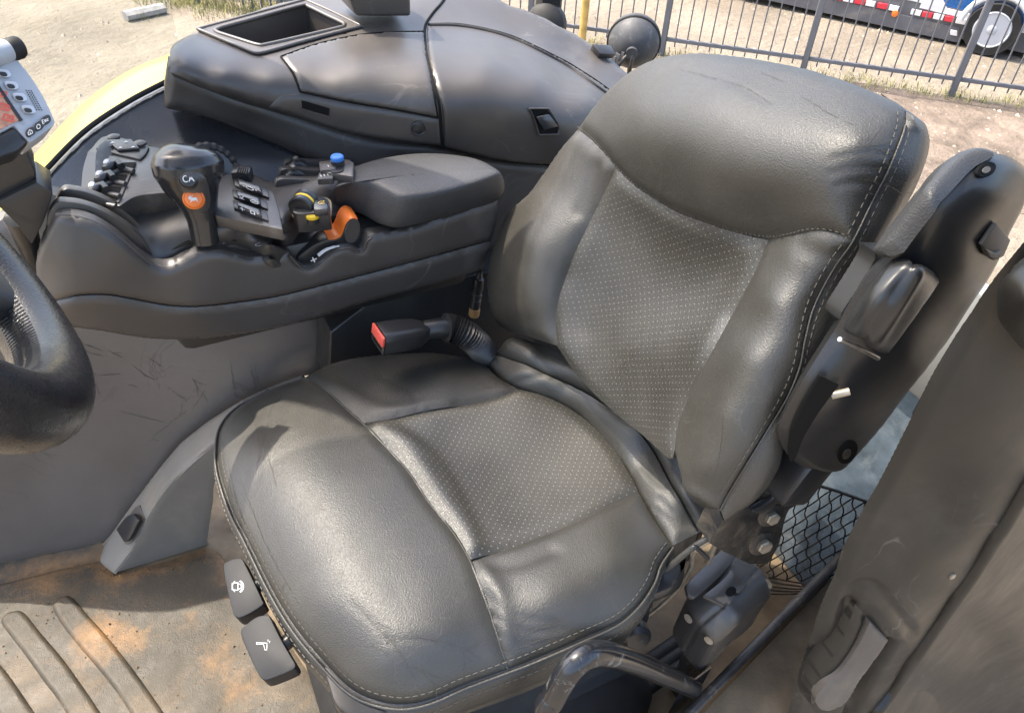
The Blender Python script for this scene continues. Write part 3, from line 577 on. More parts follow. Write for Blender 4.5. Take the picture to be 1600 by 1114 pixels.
# DUSTLINES: dust settled in the corners and in a few patches
def dust_attr(o):
    me = o.data; V_ = np.empty(len(me.vertices)*3); me.vertices.foreach_get('co', V_); V_ = V_.reshape(-1, 3)+WPOS[o.name]
    Q_ = fl.at(cat([(-160, 908), (0, 893), (100, 878), (160, 874), (176, 902), (250, 880), (323, 858), (345, 872), (380, 920)], 4)); v_ = .08+.6*np.exp(-mind(V_, Q_)/.024)
    for (x, y, r, k) in ((165, 1015, .035, .36), (150, 990, .03, .4), (215, 1000, .02, .35), (330, 1030, .03, .35), (70, 920, .03, .35), (300, 960, .02, .3), (380, 1080, .03, .4)): v_ += k*np.exp(-((V_-on(x, y, 'z', 0))**2).sum(1)/2/r**2)
    a_ = me.attributes.new('dust', 'FLOAT', 'POINT'); a_.data.foreach_set('value', v_.astype(np.float32))
for o_ in [fm]+list(fm.children): dust_attr(o_)
# loose dust and grit
V, F = [], []
for i in range(420):
    if random.random() < .55:
        t = random.random(); c = [(158, 885), (178, 902), (250, 885), (330, 865)]; k = min(2, int(t*3)); a, b = A(c[k]), A(c[k+1]); p = a+(b-a)*(t*3-k)+np.random.randn(2)*(9, 6)
        if random.random() < .4: p = A((random.uniform(-20, 165), 0)); p[1] = 893-p[0]*.11+abs(np.random.randn())*6
    else:
        p = A((150, 960))+np.random.randn(2)*(60, 45) if random.random() < .5 else A((random.uniform(-10, 420), random.uniform(880, 1110)))
    w = on(p[0], p[1], 'z', .0065+.0); r = abs(np.random.randn())*.0011+.0006; k = len(V)
    for q in ((1, 0, 0), (-.5, .85, 0), (-.5, -.85, 0), (0, 0, 1)): V.append(w+A(q)*r*A((1, 1, .8))*(.7+.6*random.random()))
    F += [[k, k+1, k+3], [k+1, k+2, k+3], [k+2, k, k+3], [k+2, k+1, k]]
addm('dust_grit', V, F, M['red_dust'], None, 0, label='orange sandy grit scattered over the rubber floor mat', cat_='grit', kind='stuff')
# side panel: lower (brown grey) sheet
sp = Surf([(-150, 905, 'y', 1.13), (0, 882, 'y', 1.12), (160, 852, 'y', 1.10), (-150, 520, 'y', 1.17), (0, 560, 'y', 1.165), (110, 520, 'y', 1.16), (300, 600, 'y', 1.12), (400, 560, 'y', 1.11), (500, 500, 'y', 1.10), (530, 600, 'y', 1.06), (250, 720, 'y', 1.115), (60, 740, 'y', 1.15), (0, 330, 'y', 1.2), (-150, 300, 'y', 1.21), (420, 640, 'y', 1.08), (300, 400, 'y', 1.17)])
side = patch('side_panel', sp, [(-160, 905, 1), (0, 882), (80, 868), (160, 851, 1), (230, 775), (300, 690), (400, 620), (470, 590, 1), (505, 585, 1), (516, 515, 1), (420, 400, 1), (60, 300, 1), (22, 330), (-160, 470, 1)], M['panel'], None, .006, .02, .03, 9, (0, 1, 0), disp=lambda XY, P: .004*np.exp(-((XY[:, 0]-20)**2+(XY[:, 1]-760)**2)/2/120**2))
struct(side, 'scuffed brown grey moulded side panel under the armrest console')
struct(loft('panel_footing', [sp.at(cat([(-160, 905), (0, 882), (80, 868), (160, 851)], 10))+A((0, .004, d)) for d in (.004,)]+[sp.at(cat([(-160, 905), (0, 882), (80, 868), (160, 851)], 10))*A((1, 1, 0))+A((0, k, z)) for k, z in ((-.002, .02), (-.012, .008), (-.03, .0075))], M['floor']))
for o_ in COL.objects:
    if o_.name == 'panel_footing': dust_attr(o_)
creases(sp, [[(118, 535), (140, 540), (160, 548)], [(125, 528), (132, 545)], [(168, 547), (195, 561)], [(229, 556), (255, 574)], [(155, 586), (188, 583)], [(205, 568), (225, 585), (244, 594)], [(150, 600), (158, 620)], [(135, 575), (150, 586)], [(120, 545), (160, 556)], [(60, 745), (110, 770)], [(200, 600), (215, 604)]], side, .0007, 2.0, .2, M['scuff'], 'scuff_marks', .0012)
creases(sp, [[(255, 600), (292, 626)], [(300, 590), (310, 610)], [(180, 640), (260, 660)], [(360, 560), (370, 620), (400, 600)], [(390, 570), (400, 610)], [(380, 620), (420, 600)], [(110, 780), (190, 770)], [(230, 690), (290, 640)], [(60, 830), (140, 810)], [(300, 640), (320, 610)]], side, .0013, 2.2, .6, M['dusty'], 'scuff_marks', .0012)
# upper glossy panel under the window
up_ = Surf([(266, 128, 'y', 1.34), (130, 212, 'y', 1.33), (60, 283, 'y', 1.32), (0, 345, 'y', 1.31), (400, 300, 'y', 1.15), (300, 230, 'y', 1.225), (200, 250, 'y', 1.245), (100, 330, 'y', 1.24), (330, 150, 'y', 1.30), (500, 330, 'y', 1.12), (470, 240, 'y', 1.185), (200, 400, 'y', 1.14)])
struct(patch('window_ledge_panel', up_, [(272, 126, 1), (200, 165), (130, 213), (60, 284), (0, 346), (-40, 392, 1), (40, 430, 1), (250, 440, 1), (560, 400, 1), (600, 290, 1), (480, 200, 1), (330, 130, 1)], M['gloss'], None, .004, .012, .02, 9, (0, 1, 0)), 'smooth black panel below the side window')
EDG = [(290, 112), (270, 126), (200, 163), (130, 211), (60, 282), (0, 344), (-40, 390)]
q = cat(EDG, 8); Pw = up_.at(q)
struct(tube('window_seal', Pw+A((0, -.002, .004)), .0042, M['rubber'], None, 8))
# yellow fender outside the window
yi = Pw+A((0, .02, -.004)); outpx = cat([(290, 78), (262, 90), (200, 114), (130, 166), (50, 254), (0, 318), (-40, 370)], 8)
ii = np.linspace(0, len(outpx)-1, len(q)); outpx = np.stack([np.interp(ii, np.arange(len(outpx)), outpx[:, i]) for i in (0, 1)], 1); yo = YP(1.52).at(outpx)
xt = lambda R: np.r_[R[:1]+A([[.20, .12, -.10]]), R[:1]+A([[.06, .03, .0]]), R, R[-1:]+(R[-1:]-R[-9:-8])*2.5]
yi, yo = xt(yi), xt(yo)
fen = thing('rear_fender', 'bright yellow curved fender outside the side window', 'fender', (0, 1.4, .2)); WPOS[fen.name] = A((0, 1.4, .2))
loft('fender_top', [yi+A((0, 0, -.25)), yi, yi+(yo-yi)*.3+A((0, 0, .012)), yi+(yo-yi)*.7+A((0, 0, .014)), yo+A((0, -.006, .004)), yo+A((0, 0, -.006)), yo+A((0, .002, -.12))], M['paint_y'], fen, thick=(0, 0, -.006))
tube('fender_edge', yo+A((0, .002, -.118)), .008, M['rubber'], fen, 8)
# side window glass, clear with a little dust
gm = bpy.data.materials.new('window_glass'); gm.use_nodes = True; t = gm.node_tree; n, l = t.nodes, t.links; n.remove(n['Principled BSDF'])
tr = n.new('ShaderNodeBsdfTransparent'); tr.inputs[0].default_value = (.93, .95, .94, 1); gl = n.new('ShaderNodeBsdfGlossy'); gl.inputs['Roughness'].default_value = .02
fr = n.new('ShaderNodeFresnel'); fr.inputs[0].default_value = 1.3; mx = n.new('ShaderNodeMixShader'); l.new(fr.outputs[0], mx.inputs[0]); l.new(tr.outputs[0], mx.inputs[1]); l.new(gl.outputs[0], mx.inputs[2])
df = n.new('ShaderNodeBsdfDiffuse'); df.inputs[0].default_value = (.7, .68, .64, 1); m2 = n.new('ShaderNodeMixShader'); m2.inputs[0].default_value = .035; l.new(mx.outputs[0], m2.inputs[1]); l.new(df.outputs[0], m2.inputs[2]); l.new(m2.outputs[0], n['Material Output'].inputs[0])
M['glass'] = gm
g0 = Pw[::3]; pane = loft('window_pane', [g0+A((0, .003, 0)), np.c_[g0[:, 0], g0[:, 1]*0+1.34, g0[:, 2]*0+1.74]], gm, None, thick=(0, .004, 0), label='clear side window pane above the black ledge', cat_='window')
# unseen roof sheet, its tint and extent set to soften the sun inside
rm = bpy.data.materials.new('roof_sun_tint'); rm.use_nodes = True; t = rm.node_tree; n, l = t.nodes, t.links; n.remove(n['Principled BSDF'])
tr = n.new('ShaderNodeBsdfTransparent'); tr.inputs[0].default_value = (.74, .75, .75, 1); gl = n.new('ShaderNodeBsdfGlossy'); gl.inputs['Roughness'].default_value = .03
mx = n.new('ShaderNodeMixShader'); mx.inputs[0].default_value = .06; l.new(tr.outputs[0], mx.inputs[1]); l.new(gl.outputs[0], mx.inputs[2]); l.new(mx.outputs[0], n['Material Output'].inputs[0])
struct(prism('unseen_roof_filter', ring(-1.15, 1.06, -.02, 1.33, 1.74, 6, .12), (0, 0, .012), rm, bevel=0), 'unseen tinted cab roof sheet added overhead to dim the sun')
# ================================================================== seat plinth trim by the footwell
tr_ = thing('plinth_trim', 'arched grey trim beside the footwell with a square latch', 'trim', on(240, 880, 'z', 0)); WPOS[tr_.name] = on(240, 880, 'z', 0)
ts = Surf([(178, 896, 'y', 1.03), (323, 853, 'y', 1.03), (208, 856, 'y', 1.03), (238, 797, 'y', 1.03), (275, 748, 'y', 1.03), (327, 700, 'y', 1.02), (336, 760, 'y', 1.02), (390, 650, 'y', 1.0), (430, 625, 'y', .99)])
patch('side_face', ts, [(178, 896, 1), (208, 856), (238, 797), (275, 748), (327, 700), (380, 660), (430, 630, 1), (430, 700, 1), (345, 740), (332, 790), (323, 853, 1)], M['plinth'], tr_, .002, .008, .02, 6, (0, 1, 0))
tt = Surf([(178, 896, 'y', 1.03), (208, 856, 'y', 1.03), (238, 797, 'y', 1.03), (275, 748, 'y', 1.03), (327, 700, 'y', 1.02), (390, 650, 'y', 1.0), (430, 628, 'y', .99), (152, 878, 'y', 1.075), (164, 845, 'y', 1.095), (223, 763, 'y', 1.09), (273, 700, 'y', 1.08), (330, 653, 'y', 1.07), (421, 606, 'y', 1.04), (470, 590, 'y', 1.02)])
top_ = patch('top_face', tt, [(178, 897, 1), (208, 856), (238, 797), (275, 748), (327, 700), (380, 661), (430, 634, 1), (480, 600, 1), (470, 586, 1), (421, 605), (376, 626), (330, 654), (300, 676), (273, 700), (223, 763), (164, 845, 1), (152, 878, 1)], M['plinth'], tr_, .003, .010, .02, 5, (.2, .6, -.4))
lt = PlaneS(tt.at((205, 826))[0]+A((-.004, -.004, .004)), tt.nrm((205, 826))[0])
pprism('latch', lt, [(187, 826, 1), (203, 806), (214, 802, 1), (223, 812, 1), (207, 842), (199, 846, 1)], -tt.nrm((205, 826))[0]*-.007, M['black'], tr_, .002, 2, 4)
pprism('latch_recess', PlaneS(tt.at((212, 818))[0]+tt.nrm((205, 826))[0]*.0008, tt.nrm((205, 826))[0]), [(183, 834, 1), (207, 797), (217, 789, 1), (228, 810, 1), (205, 848), (196, 850, 1)], -tt.nrm((205, 826))[0]*.004, M['dusty'], tr_, .001, 2, 4)
# ================================================================== door pillar trim on the right
pil = thing('door_pillar_trim', 'broad dusty dark trim of the door pillar with a recessed handle', 'trim', on(1300, 1090, 'y', .25)*A((1, 1, 0))); WPOS[pil.name] = A(pil.location)
ps = Surf([(1522, 501, 'y', .262), (1461, 597, 'y', .262), (1421, 677, 'y', .262), (1349, 811, 'y', .262), (1308, 901, 'y', .262), (1271, 997, 'y', .262), (1237, 1114, 'y', .262), (1560, 640, 'y', .235), (1480, 800, 'y', .235), (1400, 880, 'y', .238), (1330, 1060, 'y', .24), (1600, 770, 'y', .215), (1557, 830, 'y', .212), (1497, 923, 'y', .212), (1430, 1020, 'y', .212), (1367, 1109, 'y', .212), (1600, 860, 'y', .235), (1520, 980, 'y', .240), (1450, 1080, 'y', .242), (1600, 1000, 'y', .235), (1700, 560, 'y', .23), (1700, 900, 'y', .23), (1560, 1114, 'y', .24), (1600, 430, 'y', .25)])
ARCH = [(1326, 945), (1330, 924), (1349, 912), (1368, 919), (1393, 949), (1412, 972), (1427, 990)]
patch('pillar_cover', ps, [(1660, 330, 1), (1560, 445), (1522, 501), (1501, 532), (1461, 597), (1421, 677), (1381, 757), (1349, 811), (1319, 867), (1308, 901), (1285, 953), (1271, 997), (1252, 1053), (1230, 1140), (1215, 1220, 1), (1740, 1220, 1), (1740, 330, 1)], M['trim'], pil, .007, .014, .05, 5, (1, .25, -.1), power=2.2,
      crease=[(ARCH, .006, .012, 1.0), ([(1326, 945), (1300, 1030), (1268, 1080), (1275, 1114), (1300, 1150)], .007, .012, 1.0), ([(1390, 1005), (1340, 1085), (1310, 1150)], .012, .014, 1.2), ([(1345, 960), (1362, 1000), (1320, 1080)], .006, .03, 1.0)])
rp = [(1610, 745), (1575, 803), (1557, 832), (1527, 880), (1497, 925), (1462, 975), (1430, 1022), (1398, 1070), (1367, 1112), (1320, 1180)]
q = cat(rp, 6); tube('ridge', ps.at(q)+ps.nrm(q)*.0, .010, M['trim'], pil, 12, asp=1.0)
hd = PlaneS(ps.at((1350, 1020))[0]+A((0, -.012, 0)), (-.15, -1, .1))
handle = patch('recessed_handle', hd, [(1340, 948, 1), (1354, 962), (1392, 1004, 1), (1372, 1030), (1345, 1068), (1322, 1110), (1310, 1140, 1), (1276, 1114), (1272, 1088), (1287, 1058), (1312, 1020), (1330, 980)], M['trim'], pil, .005, .012, .025, 4, (0, 1, 0), crease=[([(1356, 968), (1330, 1030), (1300, 1070), (1290, 1100)], .006, .006, 1.0), ([(1388, 1012), (1350, 1060), (1325, 1110)], .004, .006, 1.0)])
patch('grip_bar', PlaneS(hd.p0+A((0, -.009, 0)), (-.15, -1, .1)), [(1362, 976, 1), (1391, 1004, 1), (1368, 1036), (1346, 1066), (1324, 1100), (1292, 1114), (1277, 1098), (1290, 1076), (1318, 1050), (1344, 1012)], M['dusty'], handle, .004, .008, .012, 4, (.3, 1, 0))
lathe('screw', [(.0, 0), (.004, 0), (.004, .002), (.002, .003), (0, .003)], ps.at((1487, 899))[0], (-.1, -1, .1), M['brass'], pil, 10)
bl = Surf([(1600, 387, 'y', .245), (1562, 416, 'y', .242), (1541, 450, 'y', .245), (1540, 480, 'y', .245), (1547, 508, 'y', .24), (1572, 543, 'y', .235), (1600, 568, 'y', .23), (1600, 470, 'y', .205), (1680, 470, 'y', .20), (1575, 470, 'y', .222)])
patch('pillar_pad', bl, [(1700, 350, 1), (1640, 362), (1600, 386), (1562, 416), (1542, 447), (1539, 477), (1547, 508), (1572, 543), (1600, 568), (1650, 600), (1700, 640, 1)], M['trim'], pil, .01, .02, .05, 6, (1, .3, -.1))
# ================================================================== sill rail, tube handle
sill = thing('sill_plate', 'dark steel sill plate edging the floor beside the seat', 'sill plate', (.6, .38, 0)); WPOS[sill.name] = A((.6, .38, 0))
a, b = on(1318, 866, 'z', .20), on(1062, 1130, 'z', .20); dv = b-a; b = b+dv*.25
tube('edge_bar', [a, b], .0075, M['metal'], sill, 10, sq=4)
pn = np.cross(dv, _z); pn /= np.linalg.norm(pn); prism('plate', [a-_z*.005, b-_z*.005, b-_z*.195+pn*.0, a-_z*.195], pn*.006, M['mud'], sill, .001)
prism('inner_ledge', [a-_z*.05+pn*-.004, b-_z*.05+pn*-.004, b-_z*.07+pn*-.09, a-_z*.07+pn*-.09], -_z*.006, M['mud'], sill, .001)
gb = thing('tubular_grab_rail', 'shiny black bent tube rail bolted beside the seat', 'rail', on(850, 1110, 'z', .12)*A((1, 1, 0))); WPOS[gb.name] = A(gb.location)
gp = [on(800, 1330, 'y', .315), on(845, 1135, 'y', .315), on(866, 1088, 'y', .316), on(884, 1055, 'y', .318), on(902, 1033, 'y', .32), on(924, 1022, 'y', .322), on(950, 1022, 'y', .325), on(990, 1034, 'y', .33), on(1040, 1055, 'y', .337), on(1082, 1074, 'y', .343)]
tube('bent_tube', spl3(gp, 6), .014, M['paint'], gb, 20)
pp_ = PlaneS(on(1085, 1072, 'z', .225), dv); e1 = on(1083, 1072, 'y', .343)
prism('mounting_plate', [e1+A(v) for v in [on(1110, 1040, 'y', .348)-e1, on(1066, 1074, 'y', .34)-e1, on(1040, 1120, 'y', .338)-e1, on(1066, 1118, 'y', .345)-e1]], A((.004, -.001, -.004)), M['paint'], gb, .0015)
box('mounting_foot', on(800, 1330, 'y', .315)*A((1, 1, 0))+A((0, 0, .06)), (.05, .05, .12), M['paint'], gb, .003)
# ================================================================== rear: dusty pane, frame, wire mesh
M['dustpane'] = mat('dusty_blue_pane', (.30, .37, .43), .35, .5, var=.5, var_scale=14, dust=(.62, .66, .68), dust_amt=.35, dust_scale=22, rvar=.2, bump=.1, bump_scale=200, bdist=.001)
M['palegrey'] = mat('pale_grey_frame', (.55, .56, .54), .5, .4, var=.1, var_scale=8)
t = M['dustpane'].node_tree; n, l = t.nodes, t.links; tr = n.new('ShaderNodeBsdfTransparent'); tr.inputs[0].default_value = (.5, .62, .74, 1); mx = n.new('ShaderNodeMixShader'); mx.inputs[0].default_value = .45
l.new(n['Principled BSDF'].outputs[0], mx.inputs[1]); l.new(tr.outputs[0], mx.inputs[2]); l.new(mx.outputs[0], n['Material Output'].inputs[0])
rp_ = thing('rear_lower_window', 'mottled dusty blue grey pane low behind the seat', 'window', (.9, .5, 0)); WPOS[rp_.name] = A((.9, .5, 0))
box('pane', (.915, .54, .27), (.008, .46, .54), M['dustpane'], rp_, .001)
box('frame', (.905, .53, .63), (.03, .46, .19), M['palegrey'], rp_, .004)
box('edge_seal', (.885, .425, .55), (.02, .03, .06), M['rubber'], rp_, .003)
mesh_ = thing('wire_mesh_net', 'black expanded wire mesh stretched in front of the dusty pane', 'wire mesh', (.86, .5, .02)); WPOS[mesh_.name] = A((.86, .5, .02))
xs = .865; c00, c10, c01, c11 = [on(x, y, 'x', xs) for x, y in ((1250, 750), (1372, 790), (1150, 895), (1300, 915))]
lerp = lambda u, v: (c00*(1-u)+c10*u)*(1-v)+(c01*(1-u)+c11*u)*v
wire = M['paint']
nw = 7
def dstrand(k, sgn, nm):
    pts = []
    for j in range(0, 25):
        v = j/24; u = (k+sgn*v*5.0)/nw
        u2 = u; 
        if -.02 <= u2 <= 1.02: pts.append(lerp(u2, v)+A((-.004*math.sin(j*math.pi/2.4), 0, 0)))
    if len(pts) > 2: tube('wire', pts, .0013, wire, mesh_, 6)
for k in range(-5, nw+1): dstrand(k, 1, 'wire')
for k in range(0, nw+6): dstrand(k, -1, 'wire')
tube('top_wire', [lerp(-.05, 0), lerp(.5, -.01), lerp(1.05, 0)], .0028, wire, mesh_, 8)
for j in range(5): tube('bottom_strand', spl3([lerp(-.1, 1.0+j*.012)+A((-.01*j, 0, 0)), lerp(.3, 1.01+j*.015)+A((-.012*j, 0, .004)), lerp(.7, 1.0+j*.012)+A((-.01*j, 0, -.004)), lerp(1.05, 1.01+j*.01)], 5), .0016, M['metal'], mesh_, 6)
# ================================================================== folded armrest on the near side of the seat
arm = thing('armrest_tmp', '', '', (0, 0, 0)); bpy.data.objects.remove(arm)
ay = Surf([(1220, 682, 'y', .345), (1290, 745, 'y', .345), (1401, 647, 'y', .335), (1496, 522, 'y', .335), (1582, 376, 'y', .335), (1620, 300, 'y', .335), (1532, 223, 'y', .345), (1371, 396, 'y', .35), (1303, 532, 'y', .347), (1330, 640, 'y', .322), (1420, 560, 'y', .318), (1510, 420, 'y', .318), (1570, 310, 'y', .318), (1450, 400, 'y', .325)], lam=2e-4)
body = patch('folded_armrest', ay, [(1220, 682), (1231, 714), (1258, 738), (1290, 746), (1321, 738), (1351, 708), (1401, 647), (1451, 582), (1496, 522), (1552, 436), (1582, 376), (1612, 310), (1618, 270), (1600, 247), (1575, 237), (1545, 240), (1520, 255), (1480, 300), (1440, 345), (1400, 395), (1366, 428), (1330, 485), (1303, 531), (1265, 592), (1232, 650)], M['black'], seat, .008, .016, .05, 4, (.62, .52, -.5), power=2.2, label='folded black armrest standing upright against the seat back')
padS = Surf([(1368, 385, 'y', .343), (1431, 295, 'y', .346), (1532, 224, 'y', .346), (1560, 232, 'y', .332), (1480, 300, 'y', .322), (1400, 395, 'y', .325), (1450, 300, 'y', .330)], lam=2e-4)
patch('armrest_pad', padS, [(1368, 388), (1372, 376), (1391, 348), (1431, 294), (1471, 250), (1501, 229), (1532, 222), (1560, 230, 1), (1545, 240), (1520, 256), (1480, 301), (1440, 346), (1404, 393, 1), (1385, 397)], M['pad'], body, .006, .014, .04, 4, (.62, .52, -.5), power=2.2)
patch('inner_plate', PlaneS(on(1340, 460, 'y', .362), (-.1, -1, .1)), [(1371, 396, 1), (1404, 398, 1), (1340, 510), (1316, 506, 1), (1318, 492), (1366, 416)], M['black'], body, .003, .008, .02, 5)
rl = Surf([(1396, 402, 'y', .33), (1471, 432, 'y', .318), (1391, 556, 'y', .318), (1318, 520, 'y', .332), (1440, 420, 'y', .306), (1360, 535, 'y', .306), (1395, 480, 'y', .303)], lam=1e-4)
rol = patch('adjuster_roller', rl, [(1392, 406), (1402, 401), (1421, 402), (1450, 415), (1470, 430), (1474, 443), (1440, 492), (1396, 554), (1384, 558), (1350, 541), (1322, 526), (1317, 516), (1350, 463)], M['black'], body, .005, .012, .04, 4, (.62, .52, -.5), crease=[([(1430, 406), (1390, 470), (1345, 540)], .0025, .006, 1.0), ([(1450, 412), (1410, 475), (1366, 548)], -.002, .010, 1.0)])
tube('chrome_rim', spl3(YP(.318).at([(1312, 530), (1330, 538), (1352, 549), (1372, 560)]), 4), .0022, M['steel'], body, 8)
pprism('slot', PlaneS(ay.at((1275, 650))[0]+A((.002, -.0085, .001)), ay.nrm((1275, 650))[0]), [(1283, 588, 1), (1312, 602, 1), (1280, 645), (1256, 685), (1244, 716), (1236, 722, 1), (1234, 700), (1240, 670), (1258, 630)], (0, .004, 0), M['dkhole'], body, .0006, 1, 4)
pp = ay.at((1300, 604))[0]; tube('pin', [ay.at((1287, 607))[0]+A((0, -.010, 0)), ay.at((1310, 596))[0]+A((0, -.014, 0))], .0036, M['brass'], body, 12)
def ell(cx, cy, rx, ry, rot, n=18): return [(cx+rx*math.cos(t)*math.cos(rot)-ry*math.sin(t)*math.sin(rot), cy+rx*math.cos(t)*math.sin(rot)+ry*math.sin(t)*math.cos(rot)) for t in np.linspace(0, 2*math.pi, n, endpoint=False)]
def recess(cx, cy, rx, ry, rot, surf, parent, m1=M['dkhole'], m2=M['metal'], nm='screw_recess'):
    nn = surf.nrm((cx, cy))[0]; s = PlaneS(surf.at((cx, cy))[0]+nn*.0012, nn); r = pprism(nm, s, ell(cx, cy, rx, ry, rot), -nn*.003, m1, parent, .0004, 1, 4)
    if m2: pprism('screw_head', PlaneS(surf.at((cx, cy))[0]+nn*.0016, nn), ell(cx-rx*.12, cy+ry*.12, rx*.45, ry*.45, rot), nn*.001, m2, r, .0004, 1, 4)
    return r
recess(1325, 707, 20, 13, -.95, ay, body); recess(1542, 265, 16, 11, -.5, ay, body, m2=M['dusty'])
nn = ay.nrm((1552, 376))[0]; pprism('clip', PlaneS(ay.at((1552, 376))[0], nn), [(1527, 380, 1), (1550, 346, 1), (1573, 372, 1), (1562, 398, 1), (1547, 405, 1)], nn*.004, M['dusty'], body, .0015, 2, 5, sm=False)
pprism('clip_hook', PlaneS(ay.at((1545, 396))[0], nn), [(1530, 384, 1), (1546, 392, 1), (1556, 388, 1), (1550, 402, 1), (1536, 398, 1)], nn*.006, M['dusty'], body, .001, 1, 5, sm=False)
box('armrest_pivot', on(1245, 735, 'y', .37), (.05, .05, .07), M['black'], seat, .008, rot=Matrix.Rotation(.4, 3, 'Y'))
# seat-side bracket, bolts and cables
pprism('hinge_bracket', YP(.375), [(1230, 738, 1), (1275, 742, 1), (1265, 762, 1), (1232, 800), (1218, 850), (1200, 882, 1), (1172, 882, 1), (1130, 862), (1110, 850, 1), (1140, 800), (1190, 785), (1215, 760, 1)], (0, .03, 0), M['metal'], seat, .003, 2, 6)
pprism('hinge_strap', YP(.366), [(1224, 745, 1), (1243, 722, 1), (1252, 726, 1), (1228, 775), (1190, 805, 1), (1175, 800, 1), (1210, 778)], (0, .008, 0), M['black'], seat, .002, 2, 6)
for (x, y, r) in ((1191, 848, .0125), (1203, 804, .011)):
    o = on(x, y, 'y', .372); bo = lathe('bolt', [(r*1.5, 0), (r*1.5, .002), (r*1.1, .004)], o, (-.25, -1, .2), M['metal'], seat, 20); lathe('bolt_head', [(r*.8, .002), (r*.8, .009), (r*.65, .0105)], o, (-.25, -1, .2), M['brass'], bo, 6, smooth=20)
for pts, r, mm in (([(1140, 800), (1120, 835), (1085, 862), (1078, 890), (1050, 930), (1005, 968)], .003, 'brass'), ([(1130, 830), (1090, 850), (1040, 890)], .004, 'leather'), ([(1170, 800), (1140, 830), (1115, 862)], .005, 'black'), ([(1135, 812), (1118, 850), (1105, 880)], .0035, 'brass')):
    tube('cable', spl3([on(x, y, 'y', .385+.01*i) for i, (x, y) in enumerate(pts)], 5), r, M[mm], seat, 8)
tube('hook', spl3([on(x, y, 'y', .36) for x, y in ((1082, 856), (1086, 854), (1096, 862), (1106, 872))], 4), .0028, M['black'], seat, 8)
# belt retractor box
rtx = thing('belt_retractor', 'chipped black plastic belt retractor box beside the seat hinge', 'retractor', on(1140, 935, 'z', .33)*A((1, 1, 0))+A((0, 0, .26))); WPOS[rtx.name] = A(rtx.location)
rs_ = Surf([(1070, 930, 'z', .345), (1130, 865, 'z', .365), (1170, 872, 'z', .36), (1210, 910, 'z', .345), (1205, 950, 'z', .32), (1115, 1015, 'z', .315), (1075, 965, 'z', .335), (1140, 930, 'z', .372), (1160, 960, 'z', .358), (1120, 900, 'z', .372)])
case = patch('housing', rs_, [(1066, 942), (1075, 925), (1105, 895), (1135, 864), (1152, 862), (1178, 872), (1200, 892), (1212, 922), (1206, 942), (1180, 962), (1150, 992), (1125, 1012), (1112, 1014), (1090, 990), (1074, 965)], M['plastic'], rtx, .010, .016, .085, 4, (.05, .1, -1), power=2.2, crease=[([(1084, 985), (1110, 962), (1130, 946)], .003, .004, 1), ([(1150, 925), (1175, 900), (1190, 884)], .003, .004, 1)])
q = rs_.nrm((1140, 920))[0]
pprism('cover_flap', PlaneS(rs_.at((1120, 900))[0]+q*.004, q), [(1068, 918, 1), (1122, 866, 1), (1134, 862), (1150, 868, 1), (1136, 890), (1108, 918), (1082, 938, 1), (1072, 934)], q*.008, M['plastic'], rtx, .003, 2, 5)
pprism('latch_plate', PlaneS(rs_.at((1140, 920))[0]+q*.003, q), [(1096, 934, 1), (1128, 908), (1140, 892, 1), (1166, 916, 1), (1154, 928, 1), (1148, 926, 1), (1140, 946, 1), (1134, 944, 1), (1128, 950, 1)], q*.006, M['plastic'], rtx, .0015, 2, 5)
pprism('keyhole', PlaneS(rs_.at((1142, 925))[0]+q*.0092, q), ell(1142, 924, 9, 7, -.6), q*.0006, M['dkhole'], rtx, .0002, 1, 4)
for (x, y, r) in ((1167, 876, .4), (1198, 912, 1.0), (1076, 966, 1.0), (1107, 999, .7)):
    n1 = rs_.nrm((x, y))[0]; pprism('screw_cap', PlaneS(rs_.at((x, y))[0]-n1*.0045, n1), ell(x, y, 8.5, 4.6, r), n1*.0035, M['cream'], rtx, .0006, 1, 4)
box('retractor_bracket', A(rtx.location)+A((.02, .03, -.12)), (.05, .02, .28), M['metal'], rtx, .003)
# knob below the cushion on the near side
kb = lathe('height_knob', [(.018, 0), (.021, .006), (.021, .02), (.015, .027), (.0, .028)], on(1000, 1000, 'y', .40)+A((0, .02, 0)), (-.3, -1, .35), M['black'], seat, 20)
marks('symbol', [[(-1, .2), (0, .9), (.1, .5), (.9, -.4)], [(-.4, .1), (.1, .45), (.6, -.2)]], on(998, 998, 'y', .388), A((.008, 0, 0)), A((0, -.003, .008)), .001, M['white'], kb, h=.004)
for i in range(3): tube('slide_rail', [on(990+i*22, 1120+i*0, 'z', .06)+A((-.25, .02, 0)), on(1060+i*20, 1000+i*8, 'z', .06)], .012, M['rubber'], seat, 8)
# ================================================================== belt buckle
bz = .535
bf = [on(593, 529, 'z', .570), on(599, 528, 'z', .569), on(648, 521, 'z', .550), on(662, 518, 'z', .545)]
bu = tube('belt_buckle', [bf[0], bf[1], bf[1]+(bf[2]-bf[1])*.5, bf[2], bf[3]], [.0158, .017, .0178, .017, .013], M['black'], seat, 24, 6.0, [1.35, 1.35, 1.25, 1.15, 1.0], smooth=50, label='black seat belt buckle with a red release button')
ax = bf[1]-bf[0]; ax /= np.linalg.norm(ax); sidev = np.cross(_z, ax); sidev /= np.linalg.norm(sidev); upv = np.cross(ax, sidev)
e = bf[0]-ax*.0005
prism('release_button', [e+sidev*a*.020+upv*b for a, b in ((-1, -.002), (1, -.002), (1, .0145), (-1, .0145))], -ax*.004, M['red'], bu, .0015)
prism('button_face', [e+sidev*a*.0205-upv*.003 for a in (-1, 1)]+[e+sidev*.0205-upv*.0145, e-sidev*.0205-upv*.0145], -ax*.002, M['metal'], bu, .0008)
